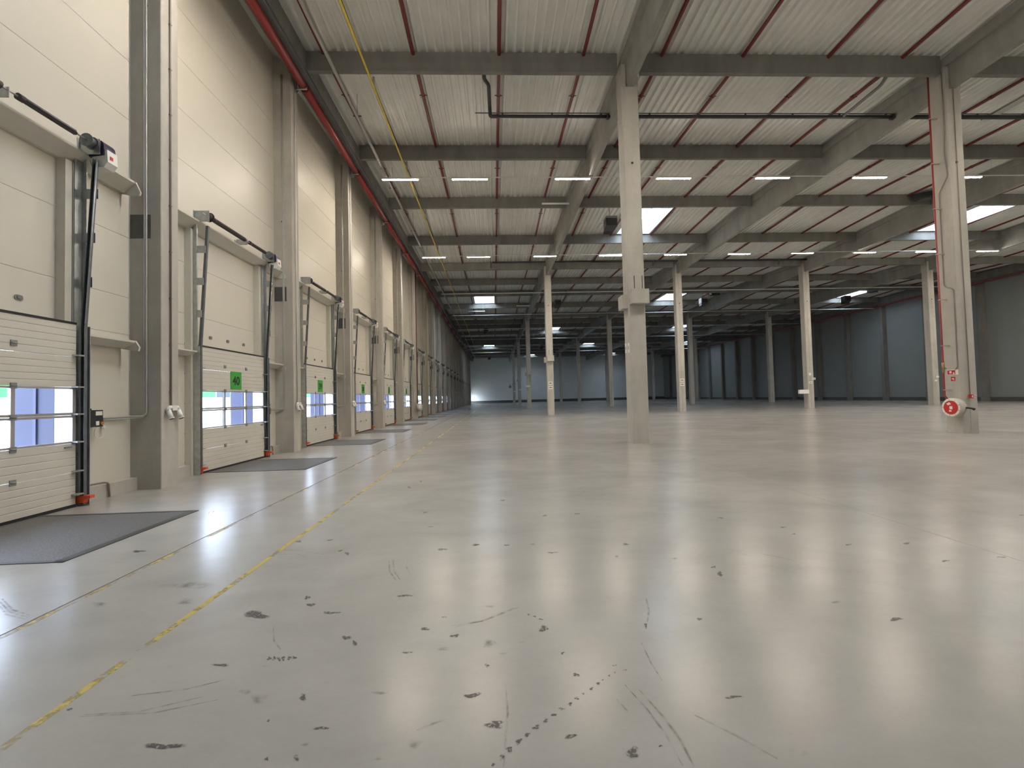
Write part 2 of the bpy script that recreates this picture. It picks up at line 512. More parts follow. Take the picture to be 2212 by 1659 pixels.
TRAIL = [(-0.044, 2.097, 0.011, -0.001, -0.0, 0.01), (-0.004, 2.136, 0.013, -0.001, 0.0, 0.016),
    (0.032, 2.18, 0.018, -0.001, 0.001, 0.017), (0.08, 2.225, 0.018, -0.001, 0.001, 0.018),
    (0.127, 2.267, 0.016, -0.001, 0.001, 0.015), (0.176, 2.31, 0.019, -0.001, 0.002, 0.016),
    (0.231, 2.354, 0.012, -0.001, 0.002, 0.013), (0.278, 2.394, 0.012, -0.001, 0.002, 0.014),
    (0.329, 2.433, 0.015, -0.001, 0.002, 0.014), (0.378, 2.465, 0.013, -0.001, 0.003, 0.015),
    (0.426, 2.51, 0.01, -0.001, 0.003, 0.015), (0.47, 2.545, 0.008, -0.001, 0.002, 0.008),
    (0.524, 2.585, 0.013, -0.001, 0.003, 0.012), (0.575, 2.626, 0.014, -0.001, 0.003, 0.012),
    (0.61, 2.657, 0.005, -0.0, 0.002, 0.008), (0.659, 2.693, 0.006, -0.0, 0.002, 0.009),
    (0.701, 2.721, 0.006, -0.0, 0.002, 0.007), (0.72, 2.789, 0.012, -0.001, 0.003, 0.009),
    (0.769, 2.738, 0.011, -0.001, 0.003, 0.009)]
STAINS = [(-0.071, 3.101, 0.051, -0.004, -0.001, 0.058), (0.019, 2.973, 0.028, -0.002, 0.001, 0.027),
    (-0.381, 3.066, 0.038, -0.003, -0.004, 0.04), (-0.437, 2.245, 0.042, -0.003, -0.005, 0.03),
    (-0.709, 2.641, 0.049, -0.004, -0.005, 0.021), (-0.077, 3.648, 0.045, -0.004, -0.0, 0.032),
    (0.4, 5.111, 0.037, -0.004, 0.003, 0.032), (1.252, 4.633, 0.029, -0.003, 0.007, 0.026),
    (1.824, 4.504, 0.037, -0.004, 0.01, 0.025), (2.698, 3.46, 0.046, -0.004, 0.024, 0.03),
    (2.029, 2.459, 0.023, -0.002, 0.016, 0.019), (1.417, 2.053, 0.023, -0.002, 0.013, 0.018),
    (1.37, 2.075, 0.017, -0.001, 0.009, 0.013), (4.468, 4.672, 0.033, -0.004, 0.04, 0.041),
    (-1.4, 2.647, 0.055, -0.004, -0.026, 0.05), (-1.521, 2.963, 0.031, -0.003, -0.01, 0.021),
    (-0.981, 2.279, 0.023, -0.002, -0.008, 0.018), (-2.729, 3.98, 0.084, -0.008, -0.052, 0.075),
    (-3.47, 4.007, 0.093, -0.009, -0.049, 0.057), (0.148, 3.1, 0.019, -0.002, 0.001, 0.017),
    (-0.587, 2.167, 0.022, -0.002, -0.004, 0.016), (-2.925, 4.328, 0.228, -0.023, -0.076, 0.112),
    (-1.517, 2.716, 0.034, -0.003, -0.022, 0.039)]


def faded(me, vals):
    at = me.attributes.new('fade', 'FLOAT', 'POINT')
    at.data.foreach_set('value', vals)
    return me


def blob(x, y, ux, uy, vx, vy, rough, mat, n=18, core=0.72):
    # flake or stain: uneven outline drawn out along a stroke, solid core and thin rim
    ph, p2 = RND.random() * 6.3, RND.random() * 6.3
    tilt = 0.30 * (RND.random() - 0.3)
    ring = []
    for k in range(n):
        a = 2 * math.pi * k / n
        q = 1 + rough * (0.30 * math.sin(2 * a + ph) + 0.25 * math.sin(3 * a + p2) + 0.35 * (RND.random() - 0.5))
        ring.append((q * math.cos(a), 0.8 * q * math.sin(a) + tilt * q * math.cos(a)))
    vs = [(x, y, 0.0016)]
    for f_ in (core, 1.12):
        vs += [(x + f_ * (c * ux + d * vx), y + f_ * (c * uy + d * vy), 0.0016) for (c, d) in ring]
    fs = [(0, 1 + k, 1 + (k + 1) % n) for k in range(n)]
    fs += [(1 + k, 1 + n + k, 1 + n + (k + 1) % n, 1 + (k + 1) % n) for k in range(n)]
    me = MB().add(vs, fs).mesh('floor_mark', mat)
    return faded(me, [1.0] + [1.0] * n + [0.0] * n)


for s_ in SCUFFS + TRAIL:
    put('scuff_mark', blob(*s_, 1.0, SCUFF), floor)
for s_ in STAINS:
    put('floor_stain', blob(*s_, 0.6, STAIN, core=0.3), floor)
# skid traces: polylines on the floor in metres
SKIDS = [[(0.728, 2.601), (0.79, 2.387), (0.82, 2.207), (0.824, 2.028)],
    [(0.796, 2.555), (0.851, 2.348), (0.876, 2.173), (0.873, 2.017)], [(0.97, 3.029), (0.955, 2.809), (0.959, 2.625)],
    [(1.314, 7.812), (1.611, 8.126), (1.874, 8.211)], [(1.382, 7.471), (1.636, 7.918), (1.812, 8.094)],
    [(-1.16, 4.762), (-1.082, 4.469), (-0.969, 4.247)], [(-1.122, 4.784), (-1.035, 4.464), (-0.938, 4.265)],
    [(-0.977, 4.822), (-0.937, 4.573), (-0.87, 4.39)], [(-2.183, 2.735), (-1.898, 2.767), (-1.701, 2.846)],
    [(-2.339, 2.589), (-2.029, 2.59), (-1.743, 2.693)], [(-2.342, 2.578), (-1.941, 2.573), (-1.641, 2.658)],
    [(-0.363, 3.368), (-0.138, 3.416), (0.118, 3.599)], [(-0.327, 3.351), (-0.103, 3.427), (0.157, 3.611)],
    [(-4.516, 7.105), (-4.625, 7.346), (-4.593, 7.46)], [(-4.414, 7.011), (-4.538, 7.276), (-4.504, 7.388)],
    [(-4.339, 4.046), (-4.103, 3.878), (-3.854, 3.779)], [(-4.442, 4.142), (-4.138, 3.929), (-3.868, 3.811)],
    [(-4.485, 4.2), (-4.142, 3.961), (-3.878, 3.842)], [(-2.598, 5.232), (-2.335, 5.234), (-1.945, 5.041)],
    [(-2.481, 5.1), (-2.279, 5.107), (-2.127, 4.989)], [(2.5, 4.733), (2.564, 4.584), (2.652, 4.44)],
    [(2.738, 4.564), (2.873, 4.442), (2.97, 4.329)], [(1.021, 2.335), (1.16, 2.182), (1.275, 2.034)],
    [(0.027, 2.657), (0.033, 2.427), (0.016, 2.236), (0.003, 2.078)], [(0.647, 2.489), (0.664, 2.432), (0.681, 2.378)],
    [(-0.441, 2.336), (-0.352, 2.381), (-0.282, 2.409)], [(1.234, 3.69), (1.177, 3.455), (1.102, 3.284)],
    [(-1.727, 3.469), (-1.622, 3.269), (-1.522, 3.156)]]
for pl in SKIDS:
    P = [Vector((*p, 0)) for p in pl]
    pts = []
    for k in range(len(P) - 1):
        for t in (0, 0.33, 0.66):
            pts.append(P[k].lerp(P[k + 1], t))
    pts.append(P[-1])
    w = 0.008 + 0.008 * RND.random()
    vs = []; fs = []
    for k, p in enumerate(pts):
        d = (pts[min(k + 1, len(pts) - 1)] - pts[max(k - 1, 0)]).normalized()
        nn = Vector((-d.y, d.x, 0)) * w * (0.35 + 0.65 * math.sin(math.pi * (k + 0.4) / len(pts)))
        vs += [(p.x - nn.x, p.y - nn.y, 0.0014), (p.x, p.y, 0.0014), (p.x + nn.x, p.y + nn.y, 0.0014)]
        if k:
            o_ = 3 * k
            fs += [(o_ - 3, o_, o_ + 1, o_ - 2), (o_ - 2, o_ + 1, o_ + 2, o_ - 1)]
    put('skid_trace', faded(MB().add(vs, fs).mesh('skid_trace', SKID), [0.0, 1.0, 0.0] * len(pts)), floor)

# ------------------------------------------------------------------ skylight layout
SKYW, SKY0, SKY1 = 2.48, 13.05, 17.55      # width, start and end along the 24 m span (from a valley)
SKYL = []                                  # (xc, y0, y1)
for k in range(-2, 5):
    yv = 15.36 + 24 * k
    xs = [10.95, 34.95] if k % 2 == 0 else [-0.95, 22.95, 46.95]
    for x in xs:
        if yv + SKY0 > REAR_Y:
            SKYL.append((x, yv + SKY0, yv + SKY1))

# ------------------------------------------------------------------ ceiling: deck sheets, purlins, girders
ceiling = empty('ceiling', (0, 0, 13.83), 'corrugated white steel roof deck on grey concrete beams', 'ceiling', kind='structure')


def child_of_ceiling(name, me, loc=(0, 0, 0), **k):
    return put(name, me, ceiling, (loc[0], loc[1], loc[2] - 13.83), **k)


PER = 0.31
DECK_D = 0.105


def deck_profile(x0, x1):
    pts = []
    n = int(round((x1 - x0) / PER))
    p = (x1 - x0) / n
    for k in range(n):
        a = x0 + k * p
        pts += [(a, DECK_D), (a + p * 0.50, DECK_D), (a + p * 0.66, 0), (a + p * 0.84, 0)]
    pts.append((x1, DECK_D))
    return pts


BAYX = [(WALL_X, GX[0]), (GX[0], GX[1]), (GX[1], GX[2]), (GX[2], GX[3]), (GX[3], RIGHT_X)]
pitchY = [15.36 + 12 * k for k in range(-3, 10)] + [BACK_Y]
deck_cache = {}
for pi in range(len(pitchY) - 1):
    y0, y1 = pitchY[pi], pitchY[pi + 1]
    z0, z1 = roof_z(y0), roof_z(y1)
    for (x0, x1) in BAYX:
        holes = [(x - SKYW / 2, x + SKYW / 2, a, b) for (x, a, b) in SKYL if x0 < x < x1 and a < y1 - 0.1 and b > y0 + 0.1]
        ys = [y0]
        for h in holes: ys += [h[2], h[3]]
        ys.append(y1)
        # keep the holes on whole ribs
        prof = deck_profile(x0, x1)
        m = MB(); npf = len(prof)
        for y in ys:
            z = z0 + (z1 - z0) * (y - y0) / (y1 - y0)
            m.v += [(px, y - y0, z - 13.83 + pz) for (px, pz) in prof]
        for r_ in range(len(ys) - 1):
            ym = (ys[r_] + ys[r_ + 1]) / 2
            for k in range(npf - 1):
                xm = (prof[k][0] + prof[k + 1][0]) / 2
                if any(h[0] < xm < h[1] and h[2] < ym < h[3] for h in holes): continue
                a = r_ * npf + k
                m.f.append((a, a + npf, a + npf + 1, a + 1)); m.sm.append(False)
        # solid upper skin so the roof does not leak light
        for r_ in range(len(ys) - 1):
            ym = (ys[r_] + ys[r_ + 1]) / 2
            zz = [z0 + (z1 - z0) * (y - y0) / (y1 - y0) - 13.83 + 0.22 for y in (ys[r_], ys[r_ + 1])]
            cuts = [x0]
            hh = [h for h in holes if h[2] < ym < h[3]]
            for h in hh: cuts += [h[0], h[1]]
            cuts.append(x1)
            for q in range(0, len(cuts), 2):
                a, b = cuts[q], cuts[q + 1]
                m.add([(a, ys[r_] - y0, zz[0]), (b, ys[r_] - y0, zz[0]), (b, ys[r_ + 1] - y0, zz[1]), (a, ys[r_ + 1] - y0, zz[1])],
                      [(0, 1, 2, 3)])
        child_of_ceiling('deck_sheet', m.mesh('deck_sheet', DECK), (0, y0, 13.83))

# purlins
PUR = {}


def purlin_mesh(l):
    k = round(l, 3)
    if k not in PUR:
        m = MB().prism([(0.0, 0.0), (0.03, -0.66), (0.20, -0.66), (0.23, 0.0)], 'x', 0, l)
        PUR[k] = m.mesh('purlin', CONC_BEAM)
    return PUR[k]


for k in range(-5, 20):
    y = 15.06 + 6 * k
    on_row = k % 4 == 0
    for b, (x0, x1) in enumerate(BAYX):
        g = 0.42 if on_row else 0.25
        a = -6.25 if b == 0 else x0 + g
        c = 52.6 if b == 4 else x1 - g
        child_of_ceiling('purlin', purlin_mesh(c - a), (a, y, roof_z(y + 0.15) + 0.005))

# girders, one per span and line
gm = MB()
HW, FW = 0.13, 0.23
zt = [(-0.02, 0.0), (12.0, 0.42), (24.02, 0.0)]


def girder_mesh():
    m = MB()
    for (w0, w1, zb, top) in ((HW - 0.02, HW, 12.63 - 13.83, -0.36), (FW, FW, -0.36, None)):
        vs = []; ys = [0.03, 12.0, 23.97]
        for y in ys:
            rise = (y if y < 12 else 24 - y) / 12 * 0.42
            zb2 = zb if top is not None else -0.36 + rise
            zt2 = (-0.36 + rise + 0.02) if top is not None else rise - 0.01
            vs += [(-w0, y, zb2), (w0, y, zb2), (w1, y, zt2), (-w1, y, zt2)]
        fs = []
        for k in range(2):
            o = 4 * k
            for j in range(4):
                fs.append((o + j, o + (j + 1) % 4, o + 4 + (j + 1) % 4, o + 4 + j))
        fs += [(3, 2, 1, 0), (8, 9, 10, 11)]
        m.add(vs, fs)
    return m.mesh('girder', CONC_GIRD)


GIRD = girder_mesh()
for x in GX:
    for k in range(-1, 5):
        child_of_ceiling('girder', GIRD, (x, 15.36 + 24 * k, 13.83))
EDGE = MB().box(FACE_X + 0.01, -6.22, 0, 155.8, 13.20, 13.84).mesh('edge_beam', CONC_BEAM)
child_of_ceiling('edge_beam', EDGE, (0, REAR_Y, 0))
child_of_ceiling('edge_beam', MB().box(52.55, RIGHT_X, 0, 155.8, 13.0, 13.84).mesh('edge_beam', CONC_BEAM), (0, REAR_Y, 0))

# ------------------------------------------------------------------ walls
wall_left = empty('wall_left', (WALL_X, 0, 0), 'tall cream sandwich panel wall with dock doors', 'wall', kind='structure')
OPEN_BAY = 20
rows = [3.18, 3.95] + [3.95 + 1.25 * k for k in range(1, 8)] + [14.5]
pm_cache = {}


def wall_panel(y0, y1, z0, z1):
    k = (round(y1 - y0, 2), round(z1 - z0, 2))
    if k not in pm_cache:
        g = 0.006; c = 0.004; l, h = y1 - y0, z1 - z0
        m = MB()
        # panel with a small bevelled edge so the seams read as grooves
        a = [(0, 0, g), (0, l, g), (0, l, h - g), (0, 0, h - g)]
        m.box(-0.10, -c, 0, l, 0.002, h - 0.002)
        m.prism([(-c, 0.002), (0.0, g + 0.002), (0.0, h - g - 0.002), (-c, h - 0.002)], 'y', 0, l)
        pm_cache[k] = m.mesh('wall_panel', PANEL)
    put('wall_panel', pm_cache[k], wall_left, (0, y0, z0))


CAP = MB()
for s_ in (0,):
    pr = []
    for k in range(16):
        a = 2 * math.pi * k / 16
        pr.append((0.062 * math.copysign(abs(math.cos(a)) ** 0.6, math.cos(a)), 0.045 * math.copysign(abs(math.sin(a)) ** 0.6, math.sin(a))))
    CAP.prism(pr, 'x', 0, 0.012)
    CAP.prism([(p[0] * 0.5, p[1] * 0.5 + 0.004) for p in pr], 'x', 0.012, 0.02)
CAP = CAP.mesh('fixing_cap', CAPGREY)

put('wall_panel', MB().box(-0.1, 0, REAR_Y, colY(-1), 0, 14.5).mesh('wall_panel', PANEL), wall_left)
for i in range(-1, 21):
    y0 = colY(i - 1) + 0.25 if i > -1 else colY(-1) - 0.0
    y0 = colY(i) - 6 + 0.25
    y1 = y0 + 6 if i < 20 else BACK_Y
    if i == -1: y0, y1 = colY(-1) + 0.0, colY(0) + 0.25 - 6 + 6
    # bay i lies between column i and column i+1
    y0 = colY(i) + 0.25; y1 = colY(i + 1) + 0.25
    if i == 20: y1 = BACK_Y
    for r_ in range(len(rows) - 1):
        wall_panel(y0, y1, rows[r_], rows[r_ + 1])
    dc = doorY(i)
    if i <= OPEN_BAY:
        wall_panel(y0, dc - 1.5, 0.0, rows[0])
        wall_panel(dc + 1.5, y1, 0.0, rows[0])
    else:
        wall_panel(y0, y1, 0.0, rows[0])
    if i <= 6:
        for dy in (-0.76, 0.0, 0.78, 1.57):
            put('fixing_cap', CAP, wall_left, (0, dc + dy, 3.48))
        for z in (3.21, 2.48, 1.75, 1.02, 0.32):
            put('fixing_cap', CAP, wall_left, (0, dc - 1.68, z))

base_left = empty('baseboard_left', (WALL_X, 0, 0), 'low concrete plinth along the foot of the dock wall', 'plinth', kind='structure')
for i in range(-1, 20):
    dc = doorY(i)
    yl = colY(i) + 0.5; yr = colY(i + 1)
    for (a, b) in ((yl, dc - 1.67), (dc + 1.67, yr)):
        me = MB().box(0, 0.14, 0, b - a, 0, 0.255).mesh('plinth_block', CONC)
        put('plinth_block', me, base_left, (0, a, 0))

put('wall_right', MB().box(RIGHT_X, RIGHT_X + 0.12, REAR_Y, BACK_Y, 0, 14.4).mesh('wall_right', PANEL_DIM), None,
    label='far grey panel wall on the right side of the hall', cat='wall', kind='structure')
put('wall_back', MB().box(WALL_X - 0.1, RIGHT_X + 0.12, BACK_Y, BACK_Y + 0.12, 0, 14.4).mesh('wall_back', PANEL_GREY), None,
    label='grey panel end wall at the far end of the hall', cat='wall', kind='structure')
put('wall_rear', MB().box(WALL_X - 0.1, RIGHT_X + 0.12, REAR_Y - 0.12, REAR_Y, 0, 14.4).mesh('wall_rear', PANEL), None,
    label='panel wall behind the viewpoint', cat='wall', kind='structure')
put('baseboard_back', MB().box(WALL_X, RIGHT_X, BACK_Y - 0.1, BACK_Y, 0, 0.75).mesh('baseboard_back', DARKGREY), None,
    label='dark plinth along the far end wall', cat='plinth', kind='structure')
put('baseboard_right', MB().box(RIGHT_X - 0.1, RIGHT_X, REAR_Y, BACK_Y, 0, 0.45).mesh('baseboard_right', DARKGREY), None,
    label='dark plinth along the right wall', cat='plinth', kind='structure')

# ------------------------------------------------------------------ left wall columns
cm = MB()
c_ = 0.012
cm.prism([(WALL_X, 0), (FACE_X - c_, 0), (FACE_X, c_), (FACE_X, 0.5 - c_), (FACE_X - c_, 0.5), (WALL_X, 0.5)], 'z', 0, 13.80)
LCOL = cm.mesh('column_shaft', CONC)
LPLATE = MB().box(WALL_X, -7.09, -0.008, 0.004, 5.21, 5.71).mesh('embedded_plate', DARKGREY)
LPLATE_IN = MB().box(FACE_X - 0.004, FACE_X + 0.006, 0.0, 0.13, 5.21, 5.71).mesh('embedded_plate', DARKGREY)
LHOLE = MB().cyl((0, -0.003, 0), (0, 0.01, 0), 0.035, 10).mesh('fixing_hole', BLACK)
for i in range(0, 21):
    if i == 0: lab = 'wide concrete wall column at left between the nearest door and door 40'
    else: lab = 'concrete wall column, %s from the front along the dock wall' % ORD[i]
    t = empty('concrete_column', (0, colY(i), 0), lab, 'column', 'columns along the dock wall')
    put('column_shaft', LCOL, t)
    put('embedded_plate', LPLATE, t)
    if i > 0: put('fixing_hole', LHOLE, t, (-7.22, 0, 8.0))
    put('fixing_hole', LHOLE, t, (-7.18, 0, 10.2))

# ------------------------------------------------------------------ dock doors
# door local frame: origin on the floor at the door centre, x = 0 at the door face (-7.28)
DX = -7.28
DW = 1.505


def solid_section(z0, z1, n):
    m = MB()
    h = (z1 - z0) / n
    prof = [(-0.05, z0 + 0.003), (-0.004, z0 + 0.003)]
    for k in range(n):
        a = z0 + k * h
        prof += [(0.0, a + 0.008), (0.0, a + h - 0.010), (-0.007, a + h - 0.003)]
    prof += [(-0.004, z1 - 0.003), (-0.05, z1 - 0.003)]
    m.prism(prof, 'y', -DW, DW)
    return m.mesh('door_section', DOORP)


def glazed_section(z0, z1, g0, g1):
    m = MB()
    m.box(-0.05, 0.0, -DW, DW, z0 + 0.002, g0)
    m.box(-0.05, 0.0, -DW, DW, g1, z1 - 0.002)
    xs = [-DW, -DW + 0.06, -0.505 - 0.03, -0.505 + 0.03, 0.505 - 0.03, 0.505 + 0.03, DW - 0.06, DW]
    for k in range(0, 8, 2):
        m.box(-0.05, 0.0, xs[k], xs[k + 1], g0, g1)
    return m.mesh('glazed_section', ALU), [(xs[k], xs[k + 1]) for k in (1, 3, 5)]


SECZ = [(0.04, 0.60, 5), (0.60, 1.10, 4), (2.07, 2.60, 5), (2.60, 3.17, 5)]
SOLID = [solid_section(*s_) for s_ in SECZ]
G1, gx_ = glazed_section(1.10, 1.585, 1.135, 1.545)
G2, _ = glazed_section(1.585, 2.07, 1.63, 2.035)


def pane_mesh(a, b, z0, z1):
    return MB().box(-0.03, -0.02, a - 0.005, b + 0.005, z0 - 0.005, z1 + 0.005).mesh('pane', PANE)


PANES1 = [pane_mesh(a, b, 1.135, 1.545) for a, b in gx_]
PANES2 = [pane_mesh(a, b, 1.63, 2.035) for a, b in gx_]
HINGE = MB().box(0.0, 0.014, -0.045, 0.045, -0.045, 0.045)
HINGE.cyl((0.014, -0.04, 0), (0.014, 0.04, 0), 0.012, 8)
HINGE = HINGE.mesh('hinge', MIDGREY)
SEAL = MB().box(-0.06, 0.012, -DW, DW, 0.0, 0.05).mesh('bottom_seal', RUBBER)
TOPSEAL = MB().box(-0.07, 0.01, -DW, DW, 3.165, 3.20).mesh('top_seal', RUBBER)


def track(side):
    s = side
    post = MB()
    a, b = (1.51, 1.66) if s > 0 else (-1.66, -1.51)
    post.box(-0.05, -0.042, a, b, 0.0, 6.33)                # flat of the angle, lying on the frame
    yo = b if s > 0 else a
    post.box(-0.05, 0.10, yo - 0.006, yo + 0.006, 0.0, 3.15)
    post.box(-0.05, 0.03, yo - 0.006, yo + 0.006, 3.15, 6.33)
    yc = s * 1.585
    guide = MB()
    for (p, q) in (((0.06, 0.02), (0.06, 3.1)), ((0.06, 3.1), (0.25, 6.15))):
        # C shaped guide rail
        for (dx0, dx1, dy0, dy1) in ((-0.03, 0.03, 0.025, 0.03), (-0.03, -0.025, -0.03, 0.03), (0.025, 0.03, -0.03, 0.03)):
            yy0, yy1 = sorted((yc + s * dy0, yc + s * dy1))
            guide.prism([(p[0] + dx0, p[1]), (p[0] + dx1, p[1]), (q[0] + dx1, q[1]), (q[0] + dx0, q[1])], 'y', yy0, yy1)
    strap = []
    for z in (3.95, 4.75, 5.55):
        x1 = 0.06 + 0.19 * (z - 3.1) / 3.05
        strap.append(MB().box(-0.05, x1 + 0.03, yo - s * 0.012 - 0.004, yo - s * 0.012 + 0.004, z - 0.09, z + 0.09).mesh('strap', GALV))
    clips = []
    for z in (0.22, 0.62, 1.12, 1.60, 2.07, 2.62):
        m = MB().box(0.0, 0.10, s * 1.50 - 0.07, s * 1.50 + 0.05, z - 0.012, z + 0.012)
        m.cyl((0.06, s * 1.46, z), (0.06, s * 1.60, z), 0.011, 6)
        clips.append(m.mesh('roller_bracket', GALV))
    return (post.mesh('track_post', GALV), guide.mesh('guide_rail', GALV_DARK), strap, clips)


TR = {s: track(s) for s in (-1, 1)}
SHX, SHZ = 0.22, 6.42
SHAFT = MB().cyl((SHX, -1.75, SHZ), (SHX, 1.72, SHZ), 0.0135, 8).mesh('shaft', GALV)
SPR1 = MB()
pts = []
for k in range(46 * 6 + 1):
    a = 2 * math.pi * k / 6
    pts.append((SHX + 0.047 * math.cos(a), -1.28 + 1.30 * k / (46 * 6), SHZ + 0.047 * math.sin(a)))
SPR1.tube(pts, 0.014, 4, smooth=False)
SPR1.cyl((SHX, -1.36, SHZ), (SHX, -1.24, SHZ), 0.06, 10)
SPR1.cyl((SHX, 0.0, SHZ), (SHX, 0.08, SHZ), 0.06, 10)
SPR1 = SPR1.mesh('torsion_spring', SPRING)
SPR2 = MB()
pts = []
for k in range(40 * 6 + 1):
    a = 2 * math.pi * k / 6
    pts.append((SHX + 0.036 * math.cos(a), 0.38 + 0.85 * k / (40 * 6), SHZ + 0.036 * math.sin(a)))
SPR2.tube(pts, 0.012, 4, smooth=False)
SPR2.cyl((SHX, 0.32, SHZ), (SHX, 0.40, SHZ), 0.055, 10)
SPR2 = SPR2.mesh('torsion_spring', SPRING)
DRUM = MB()
DRUM.cyl((SHX, -0.05, SHZ), (SHX, 0.05, SHZ), 0.085, 18)
DRUM.cyl((SHX, 0.05, SHZ), (SHX, 0.065, SHZ), 0.115, 18)
DRUM.cyl((SHX, -0.065, SHZ), (SHX, -0.05, SHZ), 0.115, 18)
DRUM = DRUM.mesh('cable_drum', GALV_DARK)
DRUM_L = MB().cyl((SHX, -0.05, SHZ), (SHX, 0.05, SHZ), 0.085, 18)
DRUM_L.cyl((SHX, 0.05, SHZ), (SHX, 0.065, SHZ), 0.12, 18)
DRUM_L = DRUM_L.mesh('cable_drum', SPRING)
BRKT = MB().box(-0.05, SHX + 0.09, -0.004, 0.004, 6.25, 6.53).box(-0.05, -0.04, -0.05, 0.05, 6.05, 6.53).mesh('bearing_plate', GALV)
CBRK = MB().box(-0.06, SHX + 0.03, -0.004, 0.004, 6.30, 6.46).box(-0.07, -0.06, -0.09, 0.09, 6.22, 6.42).mesh('centre_bracket', GALV)
# motor: dark rounded gearbox above, white angled cover below with a small red badge
MOT = MB()
pr = [(0.10, 6.22)]
for k in range(9):
    a = math.pi - math.pi * k / 8
    pr.append((0.23 + 0.13 * math.cos(a), 6.42 + 0.12 * math.sin(a)))
pr.append((0.36, 6.26))
MOT.prism(pr, 'y', 1.62, 1.86)
MOT = MOT.mesh('motor', PURPLE)
MCOV = MB().prism([(0.12, 6.20), (0.30, 6.37), (0.40, 6.36), (0.41, 6.14), (0.34, 6.04), (0.14, 6.05)], 'y', 1.64, 1.85).mesh('motor_cover', WHITE)
BADGE = MB().prism([(0.405, 6.26), (0.413, 6.26), (0.415, 6.20), (0.407, 6.20)], 'y', 1.69, 1.75).mesh('badge', SIGNRED)
CHAIN = MB().cyl((0.27, 1.585, 6.1), (0.10, 1.56, 3.2), 0.009, 6).mesh('drive_cable', GALV)
PULL = MB().tube([(0.24, 1.62, 6.1), (0.18, 1.63, 6.0), (0.14, 1.64, 6.05), (0.12, 1.62, 6.15)], 0.006, 5).mesh('cable_loop', MIDGREY)
FOOT = MB()
FOOT.prism([(-0.02, 0.02), (0.09, 0.02), (0.10, 0.08), (0.21, 0.10), (0.21, 0.15), (0.02, 0.15), (-0.02, 0.12)], 'y', -0.045, 0.045)
FOOT = FOOT.mesh('foot_guard', ORANGE)
GRIP = MB().box(0.0, 0.02, -0.06, 0.06, -0.012, 0.012).mesh('grip', MIDGREY)
SIGNP = MB().box(0.001, 0.009, -0.26, 0.26, -0.25, 0.25).mesh('number_sign', GREEN)
ROTX = (math.pi / 2, 0, math.pi / 2)

for i in range(-1, 20):
    num = 40 - i
    dc = doorY(i)
    if i == -1: lab = 'nearest cream sectional dock door cut by the left edge of the picture'
    else: lab = 'cream sectional dock door with green number %d sign' % num
    t = empty('door_%d' % (i + 2), (DX, dc, 0), lab, 'dock door', 'sectional dock doors along the left wall', 'structure')
    for k in (0, 1): put('door_section', SOLID[k], t)
    for (gm_, pn) in ((G1, PANES1), (G2, PANES2)):
        o = put('glazed_section', gm_, t, label='window row with three panes')
        for p_ in pn: put('pane', p_, o)
    for k in (2, 3): put('door_section', SOLID[k], t)
    put('bottom_seal', SEAL, t); put('top_seal', TOPSEAL, t)
    near = i <= 5
    if near:
        for z in (0.60, 1.10, 1.585, 2.07, 2.72):
            for y in (-0.505, 0.505): put('hinge', HINGE, t, (0, y, z))
    for s in (-1, 1):
        post, guide, straps, clips = TR[s]
        po = put('track_post', post, t)
        put('guide_rail', guide, po)
        if i <= 8:
            for m_ in straps: put('strap', m_, po)
        if near:
            for m_ in clips: put('roller_bracket', m_, po)
        if i <= 8: put('foot_guard', FOOT, t, (0.0, s * 1.59, 0.03), label='orange foot guard')
    if i <= 12:
        so = put('shaft', SHAFT, t)
        put('torsion_spring', SPR1, so); put('torsion_spring', SPR2, so)
        put('cable_drum', DRUM_L, so, (0, -1.52, 0)); put('cable_drum', DRUM, so, (0, 1.49, 0))
        put('bearing_plate', BRKT, so, (0, -1.62, 0)); put('bearing_plate', BRKT, so, (0, 1.60, 0))
        put('centre_bracket', CBRK, so, (0, 0.18, 0))
        mo = put('motor', MOT, t, label='dark motor')
        put('motor_cover', MCOV, mo); put('badge', BADGE, mo); put('cable_loop', PULL, mo)
        put('drive_cable', CHAIN, t)
    if near: put('grip', GRIP, t, (0, 1.36, 1.04))
    if i >= 0:
        sg = put('number_sign', SIGNP, t, (0, 0, 2.365), label='green sign with the number %d' % num)
        lm = text_mesh(str(num), 0.335, INK, 0.003, 0.008)
        n_ = put('number', lm, sg, (0.0105, 0, -0.02))
        n_.rotation_euler = ROTX

# ------------------------------------------------------------------ steel framing round each door
LINTEL = MB()
LINTEL.prism([(WALL_X, 6.28), (-7.20, 6.28), (-7.20, 6.24), (-7.42, 6.05), (WALL_X, 6.05)], 'y', -2.78, 2.70)
LINTEL.prism([(WALL_X, 6.05), (-7.42, 6.05), (-7.22, 6.24), (-7.20, 6.28), (-7.10, 6.06), (-7.12, 6.00), (-7.30, 6.00)], 'y', 2.66, 2.70)
LINTEL = LINTEL.mesh('lintel', CREAM)
RAILL = MB().prism([(WALL_X, 3.03), (-7.24, 3.03), (-7.24, 3.00), (-7.40, 2.90), (WALL_X, 2.90)], 'y', -2.78, -1.66).mesh('side_rail', CREAM)
RAILR = MB().prism([(WALL_X, 3.03), (-7.20, 3.03), (-7.20, 2.99), (-7.40, 2.88), (WALL_X, 2.88)], 'y', 1.66, 2.70)
RAILR.prism([(WALL_X, 2.88), (-7.40, 2.88), (-7.20, 3.03), (-7.12, 2.90), (-7.14, 2.82), (-7.30, 2.84)], 'y', 2.66, 2.70)
RAILR = RAILR.mesh('side_rail', CREAM)
JAMBL = MB().box(WALL_X, -7.34, -1.74, -1.50, 0.0, 6.05).mesh('jamb', CREAM)
JAMBR = MB().box(WALL_X, -7.34, 1.36, 1.48, 3.2, 6.05).box(WALL_X, -7.34, 1.50, 1.66, 0.0, 6.05).mesh('jamb', CREAM)
